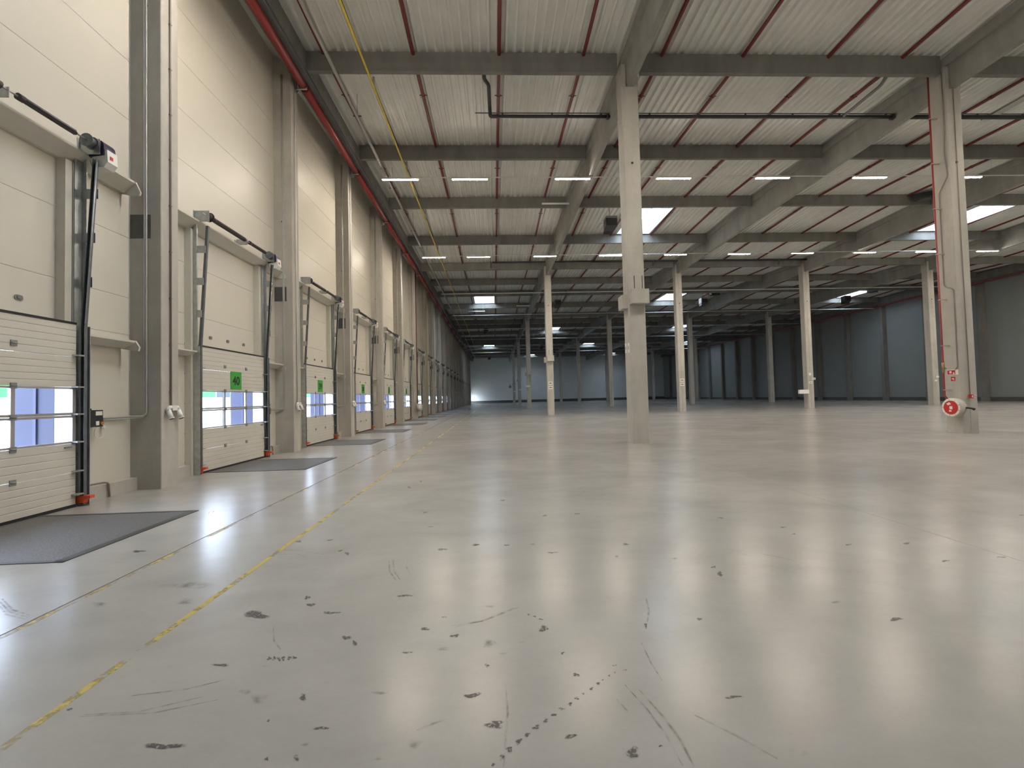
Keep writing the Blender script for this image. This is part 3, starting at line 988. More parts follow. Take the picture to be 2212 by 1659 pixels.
for i in range(-1, 20):
    lab = 'cream steel lintel and jambs framing the nearest dock door' if i == -1 else 'cream steel lintel and jambs framing the %s dock door from the front' % ORD[i + 1]
    t = empty('door_frame', (0, doorY(i), 0), lab, 'door frame', 'steel frames round the dock doors')
    put('lintel', LINTEL, t); put('side_rail', RAILL, t); put('side_rail', RAILR, t); put('jamb', JAMBL, t); put('jamb', JAMBR, t)

# ------------------------------------------------------------------ dock levellers in the floor
LV = MB().box(-7.30, -4.90, -1.26, 0.86, -0.004, 0.004).mesh('leveller_plate', LEVEL)
LE = []
for (a, b, c, d) in ((-4.93, -4.82, -1.32, 0.92), (-7.30, -4.82, 0.86, 0.92), (-7.30, -4.82, -1.32, -1.26)):
    LE.append(MB().box(a, b, c, d, -0.004, 0.007).mesh('edge_strip', LEVEL_EDGE))
for i in range(-1, 20):
    lab = 'dark steel dock leveller plate in front of the nearest door' if i == -1 else 'dark steel dock leveller plate in front of the %s dock door from the front' % ORD[i + 1]
    t = empty('dock_leveller', (0, doorY(i), 0.001), lab, 'dock leveller', 'dock levellers set in the floor')
    put('leveller_plate', LV, t)
    for m_ in LE: put('edge_strip', m_, t)

# ------------------------------------------------------------------ control boxes, conduits, sockets
CB = MB()
CB.box(-0.14, 0.05, -0.13, 0.13, 1.35, 1.66)
CB = CB.mesh('enclosure', BLACK)
CBW = MB().box(0.05, 0.056, -0.02, 0.11, 1.56, 1.635).mesh('display', WHITE)
CBS = MB().box(0.05, 0.058, -0.02, 0.045, 1.38, 1.455).mesh('push_button', WHITE)
CBO = MB().cyl((0.05, 0.095, 1.41), (0.075, 0.095, 1.41), 0.03, 10).mesh('rotary_switch', plain('switch_orange', (0.6, 0.2, 0.05), 0.4))
CBT = MB().cyl((-0.05, -0.01, 1.66), (-0.05, -0.01, 1.69), 0.014, 8).mesh('knob', BLACK)
LOOP = []
for k in range(19):
    a = -0.6 + 2 * math.pi * 0.95 * k / 18
    LOOP.append((-0.09, 0.22 + 0.11 * math.sin(a), 1.24 + 0.11 * math.cos(a)))
CBL = MB().tube(LOOP, 0.006, 5).mesh('cable_loop', WHITE)
CBJ = MB().cyl((-0.12, 0.30, 1.335), (-0.06, 0.30, 1.335), 0.03, 10).mesh('junction_plug', WHITE)
CBC = MB().sweep_round([(-0.10, -0.04, 1.36), (-0.10, -0.07, 1.20), (-0.10, -0.08, 0.28), (-0.08, 0.02, 0.29), (0.02, 0.20, 0.30), (0.03, 0.28, 0.27), (0.03, 0.30, 0.01)],
                       0.017, 0.06, 7).mesh('floor_cable', CONDUIT_BROWN)
COND = MB()
for (dx, dz) in ((0, 0), (0.036, 0.036)):
    COND.sweep_round([(-7.46, 0.22, 1.46 + dz), (-7.46, 0.80, 1.47 + dz), (-7.20 - dx * 0.2, 0.885 - 0.02, 1.48 + dz * 0.6), (-7.20 + dx, 0.88, 1.56), (-7.20 + dx, 0.88, 13.2)], 0.0165, 0.10, 8)
COND = COND.mesh('conduit', CONDUIT)
SOC = MB()
SOC.box(0.0, 0.09, -0.07, 0.07, 1.60, 1.71).tube([(0.05, -0.17, 1.60), (0.05, -0.10, 1.67), (0.05, 0.10, 1.67), (0.05, 0.17, 1.60)], 0.042, 8)
SOC = SOC.mesh('socket_block', WHITE)
SOCP = MB()
SOCP.tube([(0.05, 0, 1.62), (0.085, 0, 1.52), (0.11, 0, 1.45)], [0.045, 0.048, 0.05], 10)
SOCP.cyl((0.11, 0, 1.45), (0.118, 0, 1.43), 0.058, 10)
SOCP = SOCP.mesh('socket_outlet', WHITE)
SOCK = MB().cyl((0.1195, 0, 1.428), (0.121, 0, 1.424), 0.045, 10).mesh('socket_face', DARKGREY)
RISE = MB().cyl((0.025, 0.0, 1.70), (0.025, 0.0, 12.75), 0.018, 8)
for z in range(2, 13):
    RISE.box(0.0, 0.045, -0.024, 0.024, z - 0.012, z + 0.012)
RISE_B = RISE.mesh('riser_conduit', CONDUIT_BROWN)
RISE_W = MB().cyl((0.025, 0.0, 1.70), (0.025, 0.0, 12.75), 0.02, 8).mesh('riser_conduit', WHITE)
for i in range(-1, 8):
    near_txt = 'the nearest dock door' if i == -1 else 'the %s dock door' % ORD[i + 1]
    t = empty('door_control_box', (-7.36, colY(i + 1) - 0.98 if i == -1 else doorY(i) + 1.84, 0), 'black door control box with white display beside ' + near_txt,
              'control box', 'door control boxes')
    put('enclosure', CB, t); put('display', CBW, t); put('push_button', CBS, t); put('rotary_switch', CBO, t); put('knob', CBT, t)
    put('cable_loop', CBL, t); put('junction_plug', CBJ, t); put('floor_cable', CBC, t)
    put('conduit_run', COND, None, (0, colY(i + 1) - 0.90, 0),
        'pair of thin grey conduits climbing the column right of ' + near_txt, 'conduit', 'conduits on the dock wall columns')
    t = empty('power_socket', (FACE_X, colY(i + 1) + 0.27, 0),
              'white twin power socket with riser on the column right of ' + near_txt, 'socket', 'power sockets on the dock wall columns')
    put('socket_block', SOC, t)
    for y in (-0.145, 0.145):
        so = put('socket_outlet', SOCP, t, (0, y, 0)); put('socket_face', SOCK, so)
    put('riser_conduit', RISE_B if i == -1 else RISE_W, t, (0, -0.03, 0))

# ------------------------------------------------------------------ outside: yard, dock shelters, building
put('yard_ground', MB().box(-140, -7.65, -60, 260, -1.35, -1.25).mesh('yard_ground', ASPHALT), None,
    label='bright concrete loading yard outside the dock doors', cat='ground', kind='structure')
SH_R = []
for s in (-1, 1):
    a, b = sorted((s * 1.485, s * 1.499))
    SH_R.append(MB().box(-7.62, -7.345, a, b, -0.3, 3.2).mesh('reveal', REVEAL))
SH_T = MB().box(-7.62, -7.345, -1.48, 1.48, 3.17, 3.18).mesh('reveal', REVEAL)
SH_C = []
for s in (-1, 1):
    a, b = sorted((s * 1.48, s * 1.62))
    SH_C.append(MB().box(-8.30, -7.62, a, b, -1.2, 3.6).mesh('side_curtain', PVC))
SH_SEAM = [MB().box(-7.95, -7.90, *sorted((s * 1.455, s * 1.48)), -1.2, 3.3).mesh('curtain_seam', PVC_SEAM) for s in (-1, 1)]
SH_TC = MB().box(-8.30, -7.62, -1.62, 1.62, 3.2, 3.6).mesh('top_curtain', PVC)
for i in range(-1, 20):
    lab = 'dark blue dock shelter curtains outside the nearest dock door' if i == -1 else 'dark blue dock shelter curtains outside the %s dock door from the front' % ORD[i + 1]
    t = empty('dock_shelter', (0, doorY(i), 0), lab, 'dock shelter', 'dock shelters outside the doors')
    for m_ in SH_R: put('reveal', m_, t)
    put('reveal', SH_T, t)
    for m_, q_ in zip(SH_C, SH_SEAM):
        o = put('side_curtain', m_, t); put('curtain_seam', q_, o)
    put('top_curtain', SH_TC, t)
t = empty('neighbouring_building', (-46, 60, -1.25), 'white and green building seen through the dock door windows', 'building')
put('wall', MB().box(-12, 0, -60, 90, 0, 4.0).mesh('wall', FAR_WHITE), t)
put('upper_wall', MB().box(-12, 0.1, -60, 90, 4.0, 7.5).mesh('upper_wall', FAR_WHITE), t)
for (a, b) in ((-30, -12), (2, 14), (26, 34), (44, 60)):
    put('green_band', MB().box(0.1, 0.2, a, b, 4.1, 6.2).mesh('green_band', FAR_GREEN), t)
for (a, b) in ((-11.5, -7), (14.5, 18)):
    put('dark_band', MB().box(0.1, 0.2, a, b, 4.1, 5.4).mesh('dark_band', FAR_DARK), t)

# ------------------------------------------------------------------ interior columns
hw = 0.30
ch = 0.035


def int_col_mesh(grooved):
    m = MB()
    pr = [(-hw + ch, -hw), (hw - ch, -hw), (hw, -hw + ch), (hw, hw - ch), (hw - ch, hw), (-hw + ch, hw), (-hw, hw - ch), (-hw, -hw + ch)]
    if grooved:     # a shallow vertical groove in the front face
        pr = [(-hw + ch, -hw), (-0.16, -hw), (-0.14, -hw + 0.02), (-0.02, -hw + 0.02), (0.0, -hw)] + pr[1:]
    m.prism(pr, 'z', 0, 12.64)
    m.box(-hw, -0.14, -hw, hw, 12.64, 13.46)
    m.box(0.14, hw, -hw, hw, 12.64, 13.46)
    return m.mesh('column_shaft', CONC)


ICOL = int_col_mesh(False); ICOLG = int_col_mesh(True)
CORB_F = MB().prism([(-0.57, 4.84), (-0.29, 4.84), (-0.29, 5.33), (-0.57, 5.33)], 'x', -0.25, 0.35).mesh('corbel', CONC)
CORB_L = MB().box(-0.50, -0.29, -0.26, 0.26, 4.72, 5.20).mesh('corbel', CONC)
SLOT = [MB().box(x - 0.012, x + 0.012, -0.304, -0.296, 5.41, 5.86).mesh('anchor_slot', BLACK) for x in (-0.07, 0.21)]
HOLE = MB().cyl((0, -0.304, 9.88), (0, -0.29, 9.88), 0.045, 12).mesh('fixing_hole', BLACK)
LINE_TXT = ['line of columns nearest the dock wall', 'second line of columns from the dock wall',
            'third line of columns from the dock wall', 'column line nearest the right wall']
for r_, y in enumerate(ROWY):
    for c, x in enumerate(GX):
        if r_ == 0 and c > 1: continue
        if r_ == 0 and c == 0: lab = 'tall concrete column with a corbel standing nearest the picture centre'
        elif r_ == 0 and c == 1: lab = 'tall concrete column at right carrying the red fire hose reel'
        else: lab = 'concrete column, %s from the front in the %s' % (ORD[r_], LINE_TXT[c])
        t = empty('concrete_column', (x, y, 0), lab, 'column', 'free standing hall columns')
        put('column_shaft', ICOL if c == 0 else ICOLG, t)
        put('fixing_hole', HOLE, t)
        if c == 0:
            put('corbel', CORB_F, t); put('corbel', CORB_L, t)
            if r_ < 2:
                for m_ in SLOT: put('anchor_slot', m_, t)

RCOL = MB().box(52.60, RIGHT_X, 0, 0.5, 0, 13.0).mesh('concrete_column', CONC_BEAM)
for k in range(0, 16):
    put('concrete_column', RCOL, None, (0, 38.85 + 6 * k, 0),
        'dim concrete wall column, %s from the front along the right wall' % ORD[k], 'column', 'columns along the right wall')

# ------------------------------------------------------------------ sign plates and small fittings
def plate(name, x0, x1, y0, y1, z0, z1, label, mat=WHITE, cat='sign', inner=None):
    t = empty(name, ((x0 + x1) / 2, (y0 + y1) / 2, z0), label, cat)
    put('plate', MB().box(x0 - t.location.x, x1 - t.location.x, y0 - t.location.y, y1 - t.location.y, 0, z1 - z0).mesh('plate', mat), t)
    if inner:
        d = 0.003
        if abs(x1 - x0) > abs(y1 - y0):
            m = MB().box(-(x1 - x0) * 0.36, (x1 - x0) * 0.36, y0 - t.location.y - d, y0 - t.location.y, (z1 - z0) * 0.32, (z1 - z0) * 0.68)
        else:
            m = MB().box(x0 - t.location.x - d, x0 - t.location.x, -(y1 - y0) * 0.3, (y1 - y0) * 0.3, (z1 - z0) * 0.32, (z1 - z0) * 0.68)
        put('print', m.mesh('print', inner), t)
    return t


cf = GX[0] - hw
plate('notice_sheet', cf - 0.006, cf, 15.42, 15.62, 3.19, 3.53, 'pale notice sheet farther back on the nearest column side', inner=CONDUIT)
plate('notice_sheet', cf - 0.006, cf, 15.10, 15.30, 3.17, 3.51, 'pale notice sheet nearer the front edge of the nearest column', inner=CONDUIT)
for c, nm in ((0, 'second column of the line nearest the dock wall'), (1, 'second column of the middle line')):
    yf = ROWY[1] - hw
    plate('sign_plate', GX[c] - 0.19, GX[c] + 0.17, yf - 0.008, yf, 2.72, 3.0, 'upper white framed sign plate on the ' + nm, inner=CAPGREY)
    plate('sign_plate', GX[c] - 0.19, GX[c] + 0.17, yf - 0.008, yf, 2.34, 2.62, 'lower white framed sign plate on the ' + nm, inner=CAPGREY)
yf = ROWY[1] - hw
plate('junction_box', 27.9, 28.80, yf - 0.1, yf + 0.1, 1.36, 1.72, 'long white box beside the third column of the second row', cat='box')
plate('sign_plate', 28.92, 29.10, yf - 0.02, yf, 3.02, 3.25, 'small round white sign on the third column of the second row')
plate('sign_plate', 29.25, 29.52, yf - 0.02, yf, 2.62, 2.80, 'white sign at the right edge of the third column, second row', inner=CAPGREY)
plate('sign_plate', 28.90, 29.20, yf - 0.02, yf, 2.28, 2.46, 'low white sign on the third column of the second row', inner=CAPGREY)
plate('sign_plate', 41.10, 41.35, yf - 0.02, yf, 2.55, 2.70, 'upper tiny white sign on the rightmost second row column')
plate('sign_plate', 40.92, 41.15, yf - 0.02, yf, 2.20, 2.34, 'lower tiny white sign on the rightmost second row column')
for n_, (x, r_, z, tx) in enumerate([(4.9, 2, 3.1, 'third'), (5.25, 3, 3.0, 'fourth'), (5.2, 4, 3.0, 'fifth')]):
    plate('sign_plate', x - 0.3, x + 0.3, ROWY[r_] - 0.34, ROWY[r_] - 0.30, z, z + 0.22, 'tiny pale sign on the %s column of the line nearest the dock wall' % tx)
plate('sign_plate', 22.2, 23.8, BACK_Y - 0.03, BACK_Y - 0.01, 5.2, 5.7, 'small white sign on the far end wall')
t = empty('wall_fan', (4.97, BACK_Y - 0.12, 4.9), 'dark round device hanging on the far end wall', 'fan')
put('housing', MB().cyl((0, 0.1, 0), (0, -0.15, 0), 0.42, 16).mesh('housing', MIDGREY), t)
put('bracket', MB().box(-0.06, 0.06, -0.02, 0.1, 0.35, 0.85).mesh('bracket', DARKGREY), t)

# fire point on the right hand column
sx = GX[1] - hw
yc = ROWY[0]
t = empty('hose_reel', (sx, yc - 0.20, 0.94), 'red fire hose reel with pale drum on the right hand column', 'hose reel')
dr = MB().tube([(-0.05, 0, 0), (-0.09, 0, 0), (-0.20, 0, 0), (-0.30, 0, 0), (-0.33, 0, 0)], [0.20, 0.33, 0.34, 0.34, 0.32], 28)
put('drum', dr.mesh('drum', BEIGE), t)
fc = put('face_disc', MB().cyl((-0.325, 0, 0), (-0.34, 0, 0), 0.25, 28).mesh('face_disc', SIGNRED), t)
sg = MB()
for k in range(9):
    a0 = 2 * math.pi * (k + 0.08) / 9; a1 = 2 * math.pi * (k + 0.92) / 9
    pr = []
    for q in range(5): pr.append((0.318 * math.cos(a0 + (a1 - a0) * q / 4), 0.318 * math.sin(a0 + (a1 - a0) * q / 4)))
    for q in range(4, -1, -1): pr.append((0.25 * math.cos(a0 + (a1 - a0) * q / 4), 0.25 * math.sin(a0 + (a1 - a0) * q / 4)))
    sg.prism(pr, 'x', -0.336, -0.330)
put('rim_segments', sg.mesh('rim_segments', WHITE), t, label='white rim segments')
lb = MB().box(-0.344, -0.34, -0.06, 0.04, -0.06, 0.05).box(-0.344, -0.34, -0.02, 0.06, -0.15, -0.09)
lb.prism([(-0.02, 0.12), (0.04, 0.19), (0.14, 0.14), (0.10, 0.08)], 'x', -0.344, -0.34)
put('label_print', lb.mesh('label_print', WHITE), fc)
put('nozzle', MB().tube([(-0.15, -0.30, 0.0), (-0.02, -0.42, -0.03), (0.05, -0.44, -0.06)], [0.03, 0.03, 0.05], 8).mesh('nozzle', BLACK), t)
put('mounting_arm', MB().box(-0.06, 0.0, -0.08, 0.08, -0.30, 0.30).mesh('mounting_arm', BEIGE), t)
t = empty('fire_riser', (16.51, 15.42, 0), 'thin red fire riser pipe down the left of the hose reel column', 'pipe')
put('pipe', MB().sweep_round([(0.05, -0.05, 1.25), (0, 0, 1.35), (0, 0, 13.5)], 0.028, 0.06).mesh('pipe', RED), t)
put('valve', MB().cyl((0, 0, 2.2), (0, 0, 2.58), 0.042, 10).cyl((-0.10, 0, 2.37), (0.10, 0, 2.37), 0.02, 8).mesh('valve', BRASS), t)
for z in (1.58, 3.2, 4.9, 6.6, 8.3, 10.0, 11.7):
    put('clamp', MB().box(-0.05, 0.26, -0.03, 0.03, z - 0.015, z + 0.015).mesh('clamp', CONDUIT), t)
t = empty('fire_sign', (sx, 15.335, 2.12), 'white and red fire equipment sign on the hose reel column', 'sign')
put('board', MB().box(-0.01, 0, -0.20, 0.20, 0, 0.19).mesh('board', WHITE), t)
put('red_field', MB().box(-0.013, -0.01, -0.10, 0.18, 0.02, 0.17).mesh('red_field', SIGNRED), t)
put('pictogram', MB().box(-0.016, -0.013, 0.03, 0.10, 0.06, 0.14).box(-0.016, -0.013, -0.07, -0.02, 0.03, 0.09).mesh('pictogram', WHITE), t)
t = empty('alarm_sign', (sx, 15.33, 1.90), 'small square red alarm sign below the fire equipment sign', 'sign')
put('board', MB().box(-0.01, 0, -0.075, 0.075, 0, 0.15).mesh('board', SIGNRED), t)
put('pictogram', MB().box(-0.013, -0.01, -0.04, 0.04, 0.06, 0.10).box(-0.013, -0.01, -0.045, -0.015, 0.03, 0.07).mesh('pictogram', WHITE), t)
yf = ROWY[0] - hw
t = empty('call_point', (GX[1], yf, 1.26), 'red fire alarm call point on the front of the right hand column', 'call point')
put('housing', MB().box(-0.065, 0.065, -0.06, 0, 0, 0.13).mesh('housing', SIGNRED), t)
put('front_plate', MB().box(0.0, 0.045, -0.063, -0.06, 0.03, 0.10).mesh('front_plate', WHITE), t)
put('riser_cable', MB().cyl((-0.01, -0.012, 0.13), (-0.01, -0.012, 12.0), 0.012, 6).mesh('riser_cable', CONDUIT_BROWN), t)
plate('sign_plate', GX[1] + 0.14, GX[1] + 0.22, yf - 0.006, yf, 1.29, 1.37, 'tiny white plate right of the red call point', inner=SIGNRED)
put('conduit_run', MB().sweep_round([(sx - 0.02, 15.15, 13.3), (sx - 0.02, 15.15, 11.3), (sx - 0.02, 15.2, 10.3), (sx - 0.02, 15.12, 9.4), (sx - 0.02, 15.46, 8.9),
                                    (sx - 0.02, 15.46, 5.40), (sx - 0.02, 15.14, 5.25), (sx - 0.02, 15.14, 2.40), (sx - 0.02, 15.22, 2.32)], 0.017, 0.10)
    .mesh('conduit_run', plain('dull_conduit', (0.25, 0.24, 0.22), 0.5)), None, label='thin grey conduit with jogs on the side of the right hand column', cat='conduit')

# hose reel and riser by the far dock wall column
t = empty('hose_reel', (FACE_X, colY(5) - 0.1, 1.0), 'small pale hose reel far along the dock wall', 'hose reel')
put('drum', MB().cyl((0.0, 0.15, 0), (0.40, 0.15, 0), 0.34, 20).mesh('drum', BEIGE), t)
put('face_disc', MB().cyl((0.40, 0.15, 0), (0.42, 0.15, 0), 0.22, 20).mesh('face_disc', WHITE), t)
t = empty('fire_riser', (FACE_X + 0.045, colY(5) + 0.03, 0), 'red fire riser pipe far along the dock wall', 'pipe')
put('pipe', MB().cyl((0, 0, 1.3), (0, 0, 13.0), 0.04, 8).mesh('pipe', RED_DARK), t)
put('gas_riser', MB().sweep_round([(FACE_X + 0.1, colY(6) - 0.2, 13.0), (FACE_X + 0.1, colY(6) - 0.2, 0.0)], 0.055, 0.1).mesh('gas_riser', plain('pale_yellow_pipe', (0.42, 0.37, 0.17), 0.5)), None,
    label='yellow gas riser pipe far along the dock wall', cat='pipe')

# ------------------------------------------------------------------ pipes under the roof
t = empty('fire_main', (-6.58, 0, 13.05), 'thick red fire main running high along the dock wall', 'pipe')
y = -12.0
for i in range(-3, 21):
    yb = colY(i) + 0.45
    y2 = colY(i + 1) + 0.35 if i < 20 else BACK_Y - 0.2
    put('pipe_length', MB().cyl((0, yb - 0.02, 0), (0, y2 + 0.02, 0), 0.135, 16).mesh('pipe_length', RED), t)
    cp = MB().cyl((0, yb - 0.16, 0), (0, yb + 0.02, 0), 0.10, 12)
    cp.cyl((0, yb - 0.17, 0), (0, yb - 0.14, 0), 0.155, 12); cp.cyl((0, yb, 0), (0, yb + 0.03, 0), 0.155, 12)
    put('coupling', cp.mesh('coupling', RED_DARK), t)
    put('bracket', MB().box(-0.30, 0.14, yb - 0.20, yb - 0.14, -0.16, -0.11).box(-0.28, -0.22, yb - 0.20, yb - 0.14, -0.30, 0.15).cyl((-0.2, yb - 0.17, -0.25), (-0.1, yb - 0.17, -0.25), 0.045, 8)
        .mesh('bracket', GALV), t)
put('down_pipe_main', MB().cyl((-6.25, REAR_Y + 0.2, 13.12), (-6.25, BACK_Y - 0.2, 13.12), 0.05, 10).mesh('down_pipe_main', DARKGREY), None,
    label='dark steel pipe beside the red fire main', cat='pipe')

# sprinkler branches follow the roof slope
BRX = [-5.62, -2.55, 0.45, 3.45] + [6.27 + d + 12 * k for k in range(4) for d in (0, 2.97, 6.15, 8.95)]
BRX = [x for x in BRX if x < 52.5]
HANG = MB()
HANG.box(-0.15, -0.06, -0.012, 0.012, -0.012, 0.012).box(0.06, 0.15, -0.012, 0.012, -0.012, 0.012)
HANG.cyl((0, -0.035, 0), (0, 0.035, 0), 0.082, 10)
HANG = HANG.mesh('hanger_clip', RED_DARK)
yy = [REAR_Y + 0.3]
for k in range(-2, 10):
    yv = 15.36 + 12 * k
    if REAR_Y + 0.3 < yv < BACK_Y: yy.append(yv)
yy.append(BACK_Y - 1)
BRM = MB().tube([(0, y, roof_z(y) - 0.06) for y in yy], 0.064, 8).mesh('pipe', RED_DARK)
for n_, x in enumerate(BRX):
    t = empty('sprinkler_pipe', (x, 0, 0), 'dark red sprinkler branch pipe under the roof, %s from the dock wall' % ORD[n_], 'pipe', 'sprinkler branch pipes under the roof')
    put('pipe', BRM, t)
    for k in range(-1, 8):
        for off in (2.2,):
            y = 15.06 + 6 * k + off
            put('hanger_clip', HANG, t, (0, y, roof_z(y) - 0.055))

# grey tray and yellow gas pipe under the beams
t = empty('cable_tray', (-5.17, 0, 12.95), 'narrow grey cable tray under the beams beside the dock wall', 'cable tray')
tm = MB().box(-0.055, 0.055, REAR_Y + 0.3, 130, 0, 0.01).box(-0.055, -0.048, REAR_Y + 0.3, 130, 0, 0.05).box(0.048, 0.055, REAR_Y + 0.3, 130, 0, 0.05)
put('tray', tm.mesh('tray', CONDUIT), t)
for k in range(-1, 12):
    y = 17.3 + 6 * k
    put('bracket', MB().box(-0.16, 0.16, y - 0.02, y + 0.02, 0.05, 0.08).cyl((0, y, 0.05), (0, y, roof_z(y) - 12.9), 0.008, 5).mesh('bracket', DARKGREY), t)
gpts = [(-4.07, REAR_Y + 0.3, 12.97), (-4.07, 107, 12.97)]
t = empty('gas_pipe', (0, 0, 0), 'thin yellow gas pipe under the roof beams', 'pipe')
put('pipe', MB().tube(gpts, 0.034, 8).mesh('pipe', YELLOW), t)
put('cross_pipe', MB().cyl((-4.07, 107, 12.97), (3.6, 107, 12.97), 0.05, 6).mesh('cross_pipe', YELLOW), t)
for k in range(-1, 12):
    y = 15.2 + 6 * k + 0.4
    put('clip', MB().box(-0.04, 0.04, y - 0.02, y + 0.02, 0.0, roof_z(y) - 13.5).mesh('clip', CONDUIT), t, (-4.07, 0, 13.0))
put('black_cable', MB().tube([(-4.36, y, roof_z(y) - 0.03) for y in yy[:-4]], 0.022, 6).mesh('black_cable', BLACK_PIPE), None,
    label='black cable running along the deck beside the yellow pipe', cat='cable')
t = empty('cable_tray', (21.3, 0, 13.05), 'grey cable tray under the roof right of the hose reel column', 'cable tray')
put('tray', MB().box(-0.2, 0.2, 4, 17.6, 0, 0.02).box(-0.2, -0.19, 4, 17.6, 0, 0.08).box(0.19, 0.2, 4, 17.6, 0, 0.08).mesh('tray', CONDUIT), t)

# syphonic drain pipes (valley rows)
t = empty('roof_drain_pipe', (0, 0, 0), 'black roof drain pipe with elbow crossing below the nearest beam', 'pipe')
zz_, yy_ = 13.0, 17.28
put('dropper', MB().sweep_round([(-0.10, 15.60, 13.85), (-0.10, 15.82, 13.66), (-0.10, 16.02, 13.60), (0.06, 16.22, 13.52), (0.09, yy_ - 0.02, 13.40), (0.10, yy_, zz_), (0.40, yy_, zz_)], 0.070, 0.07, 10).mesh('dropper', BLACK_PIPE), t)
put('pipe', MB().cyl((0.25, yy_, zz_), (4.95, yy_, zz_), 0.065, 10).mesh('pipe', BLACK_PIPE), t)
put('pipe', MB().cyl((5.2, yy_, zz_), (17.0, yy_, zz_), 0.072, 10).mesh('pipe', BLACK_PIPE), t)
put('pipe', MB().cyl((17.1, yy_, zz_), (52, yy_, zz_), 0.085, 10).mesh('pipe', BLACK_PIPE), t)
for x in (4.86, 16.86):
    put('collar', MB().cyl((x - 0.04, yy_, zz_), (x + 0.04, yy_, zz_), 0.12, 12).mesh('collar', BLACK_PIPE), t)
put('support_rail', MB().box(-0.5, 52, yy_ - 0.015, yy_ + 0.015, zz_ + 0.12, zz_ + 0.15).mesh('support_rail', GALV_DARK), t)
for k in range(26):
    x = 0.6 + 2.0 * k
    put('clip', MB().box(x - 0.03, x + 0.03, yy_ - 0.02, yy_ + 0.02, zz_ + 0.05, zz_ + 0.14).mesh('clip', BLACK_PIPE), t)
put('dropper', MB().sweep_round([(15.30, 15.6, 13.85), (15.28, 15.9, 13.55), (15.22, 16.0, 13.4), (14.85, 16.95, 13.1), (14.7, yy_, zz_)], 0.06, 0.10, 10).mesh('dropper', MIDGREY), t)
t = empty('roof_drain_pipe', (0, 0, 0), 'black drain pipe along the beam at the second column row', 'pipe')
put('pipe', MB().cyl((0.1, 38.6, 13.70), (9.0, 38.6, 13.70), 0.07, 8).mesh('pipe', BLACK_PIPE), t)
put('pipe', MB().cyl((9.0, 38.6, 13.68), (30.1, 38.6, 13.62), 0.09, 8).mesh('pipe', BLACK_PIPE), t)
put('end_collar', MB().cyl((30.1, 38.6, 13.62), (30.3, 38.6, 13.62), 0.15, 10).mesh('end_collar', BLACK_PIPE), t)
for x in (0.0, 14.6, 26.2):
    put('dropper', MB().tube([(x, 38.6, 13.72), (x, 38.55, 13.45), (x, 38.6, 13.18)], 0.085, 8).mesh('dropper', DARKGREY), t)

# right wall fire pipe
put('fire_main', MB().cyl((52.4, 20, 12.75), (52.4, 130, 12.75), 0.09, 8).mesh('fire_main', RED_DARK), None,
    label='dark red fire pipe high along the right wall', cat='pipe')

# ------------------------------------------------------------------ lamps
LX = [-4.36] + [-0.95 + 5.12 * k for k in range(0, 11)]
LX = [x for x in LX if x < 52]
LZ = 12.50
LL = 0.86
LBODY = MB().prism([(-0.062, 0.013), (0.062, 0.013), (0.062, 0.05), (0.035, 0.09), (-0.035, 0.09), (-0.062, 0.05)], 'x', -LL - 0.03, LL + 0.03).mesh('housing', LAMP_BODY)
LDIFF = MB().prism([(-0.058, 0.013), (-0.052, 0.0), (0.052, 0.0), (0.058, 0.013)], 'x', -LL, LL).mesh('diffuser', LAMP_ON)
ROWNAME = {9.4: 'row overhead', 21.4: 'nearer visible lamp row', 33.4: 'second visible lamp row',
           -2.6: 'row just behind the camera', -14.6: 'row farthest behind the camera'}
for ry in (21.4, 33.4, 9.4):
    for n_, x in enumerate(LX):
        if ry in (21.4,) and x > 30: pass
        t = empty('linear_lamp', (x, ry, LZ), 'lit linear lamp, %s from the left in the %s' % (ORD[n_], ROWNAME[ry]), 'lamp', 'lit linear lamps')
        put('housing', LBODY, t); put('diffuser', LDIFF, t)
RAIL = {}
NMS = {45.4: 'third', 57.4: 'fourth', 69.4: 'fifth', 81.4: 'sixth', 93.4: 'seventh', 105.4: 'eighth', 117.4: 'ninth'}
for ry in (9.4, 21.4, 33.4, 45.4, 57.4, 69.4, 81.4, 93.4, 105.4, 117.4):
    on = ry < 40
    nm = ROWNAME.get(ry) or (NMS[ry] + ' lamp row, switched off')
    t = empty('lighting_rail', (0, ry, LZ), 'thin white lighting rail of the ' + nm, 'lighting rail', 'lighting rails across the hall')
    if on: put('rail', MB().box(-5.2, 52, -0.02, 0.02, 0.09, 0.125).mesh('rail', LAMP_BODY), t)
    else:
        put('rail', MB().box(-5.25, 52, -0.045, 0.045, 0.03, 0.09).mesh('rail', LAMP_OFF), t)
    hm = MB()
    for k in range(9):
        x = -4.9 + 6.2 * k
        hm = MB().cyl((x, 0, 0.1), (x, 0, roof_z(ry) - LZ), 0.006, 4)
        put('suspension_wire', hm.mesh('suspension_wire', CONDUIT), t)

# unlit emergency battens
def batten(x0, x1, y, z, lab):
    t = empty('batten_lamp', ((x0 + x1) / 2, y, z), lab, 'lamp')
    l = (x1 - x0) / 2
    put('tube', MB().cyl((-l + 0.04, 0, 0), (l - 0.04, 0, 0), 0.05, 10).mesh('tube', LAMP_OFF), t)
    put('end_cap', MB().cyl((-l, 0, 0), (-l + 0.05, 0, 0), 0.056, 10).mesh('end_cap', WHITE), t)
    put('end_cap', MB().cyl((l - 0.05, 0, 0), (l, 0, 0), 0.056, 10).mesh('end_cap', WHITE), t)
    put('hanger', MB().cyl((-l * 0.8, 0, 0.05), (-l * 0.8, 0, roof_z(y) - z + 0.1), 0.008, 5).mesh('hanger', CONDUIT), t)
    put('hanger', MB().cyl((l * 0.8, 0, 0.05), (l * 0.8, 0, roof_z(y) - z + 0.1), 0.008, 5).mesh('hanger', CONDUIT), t)


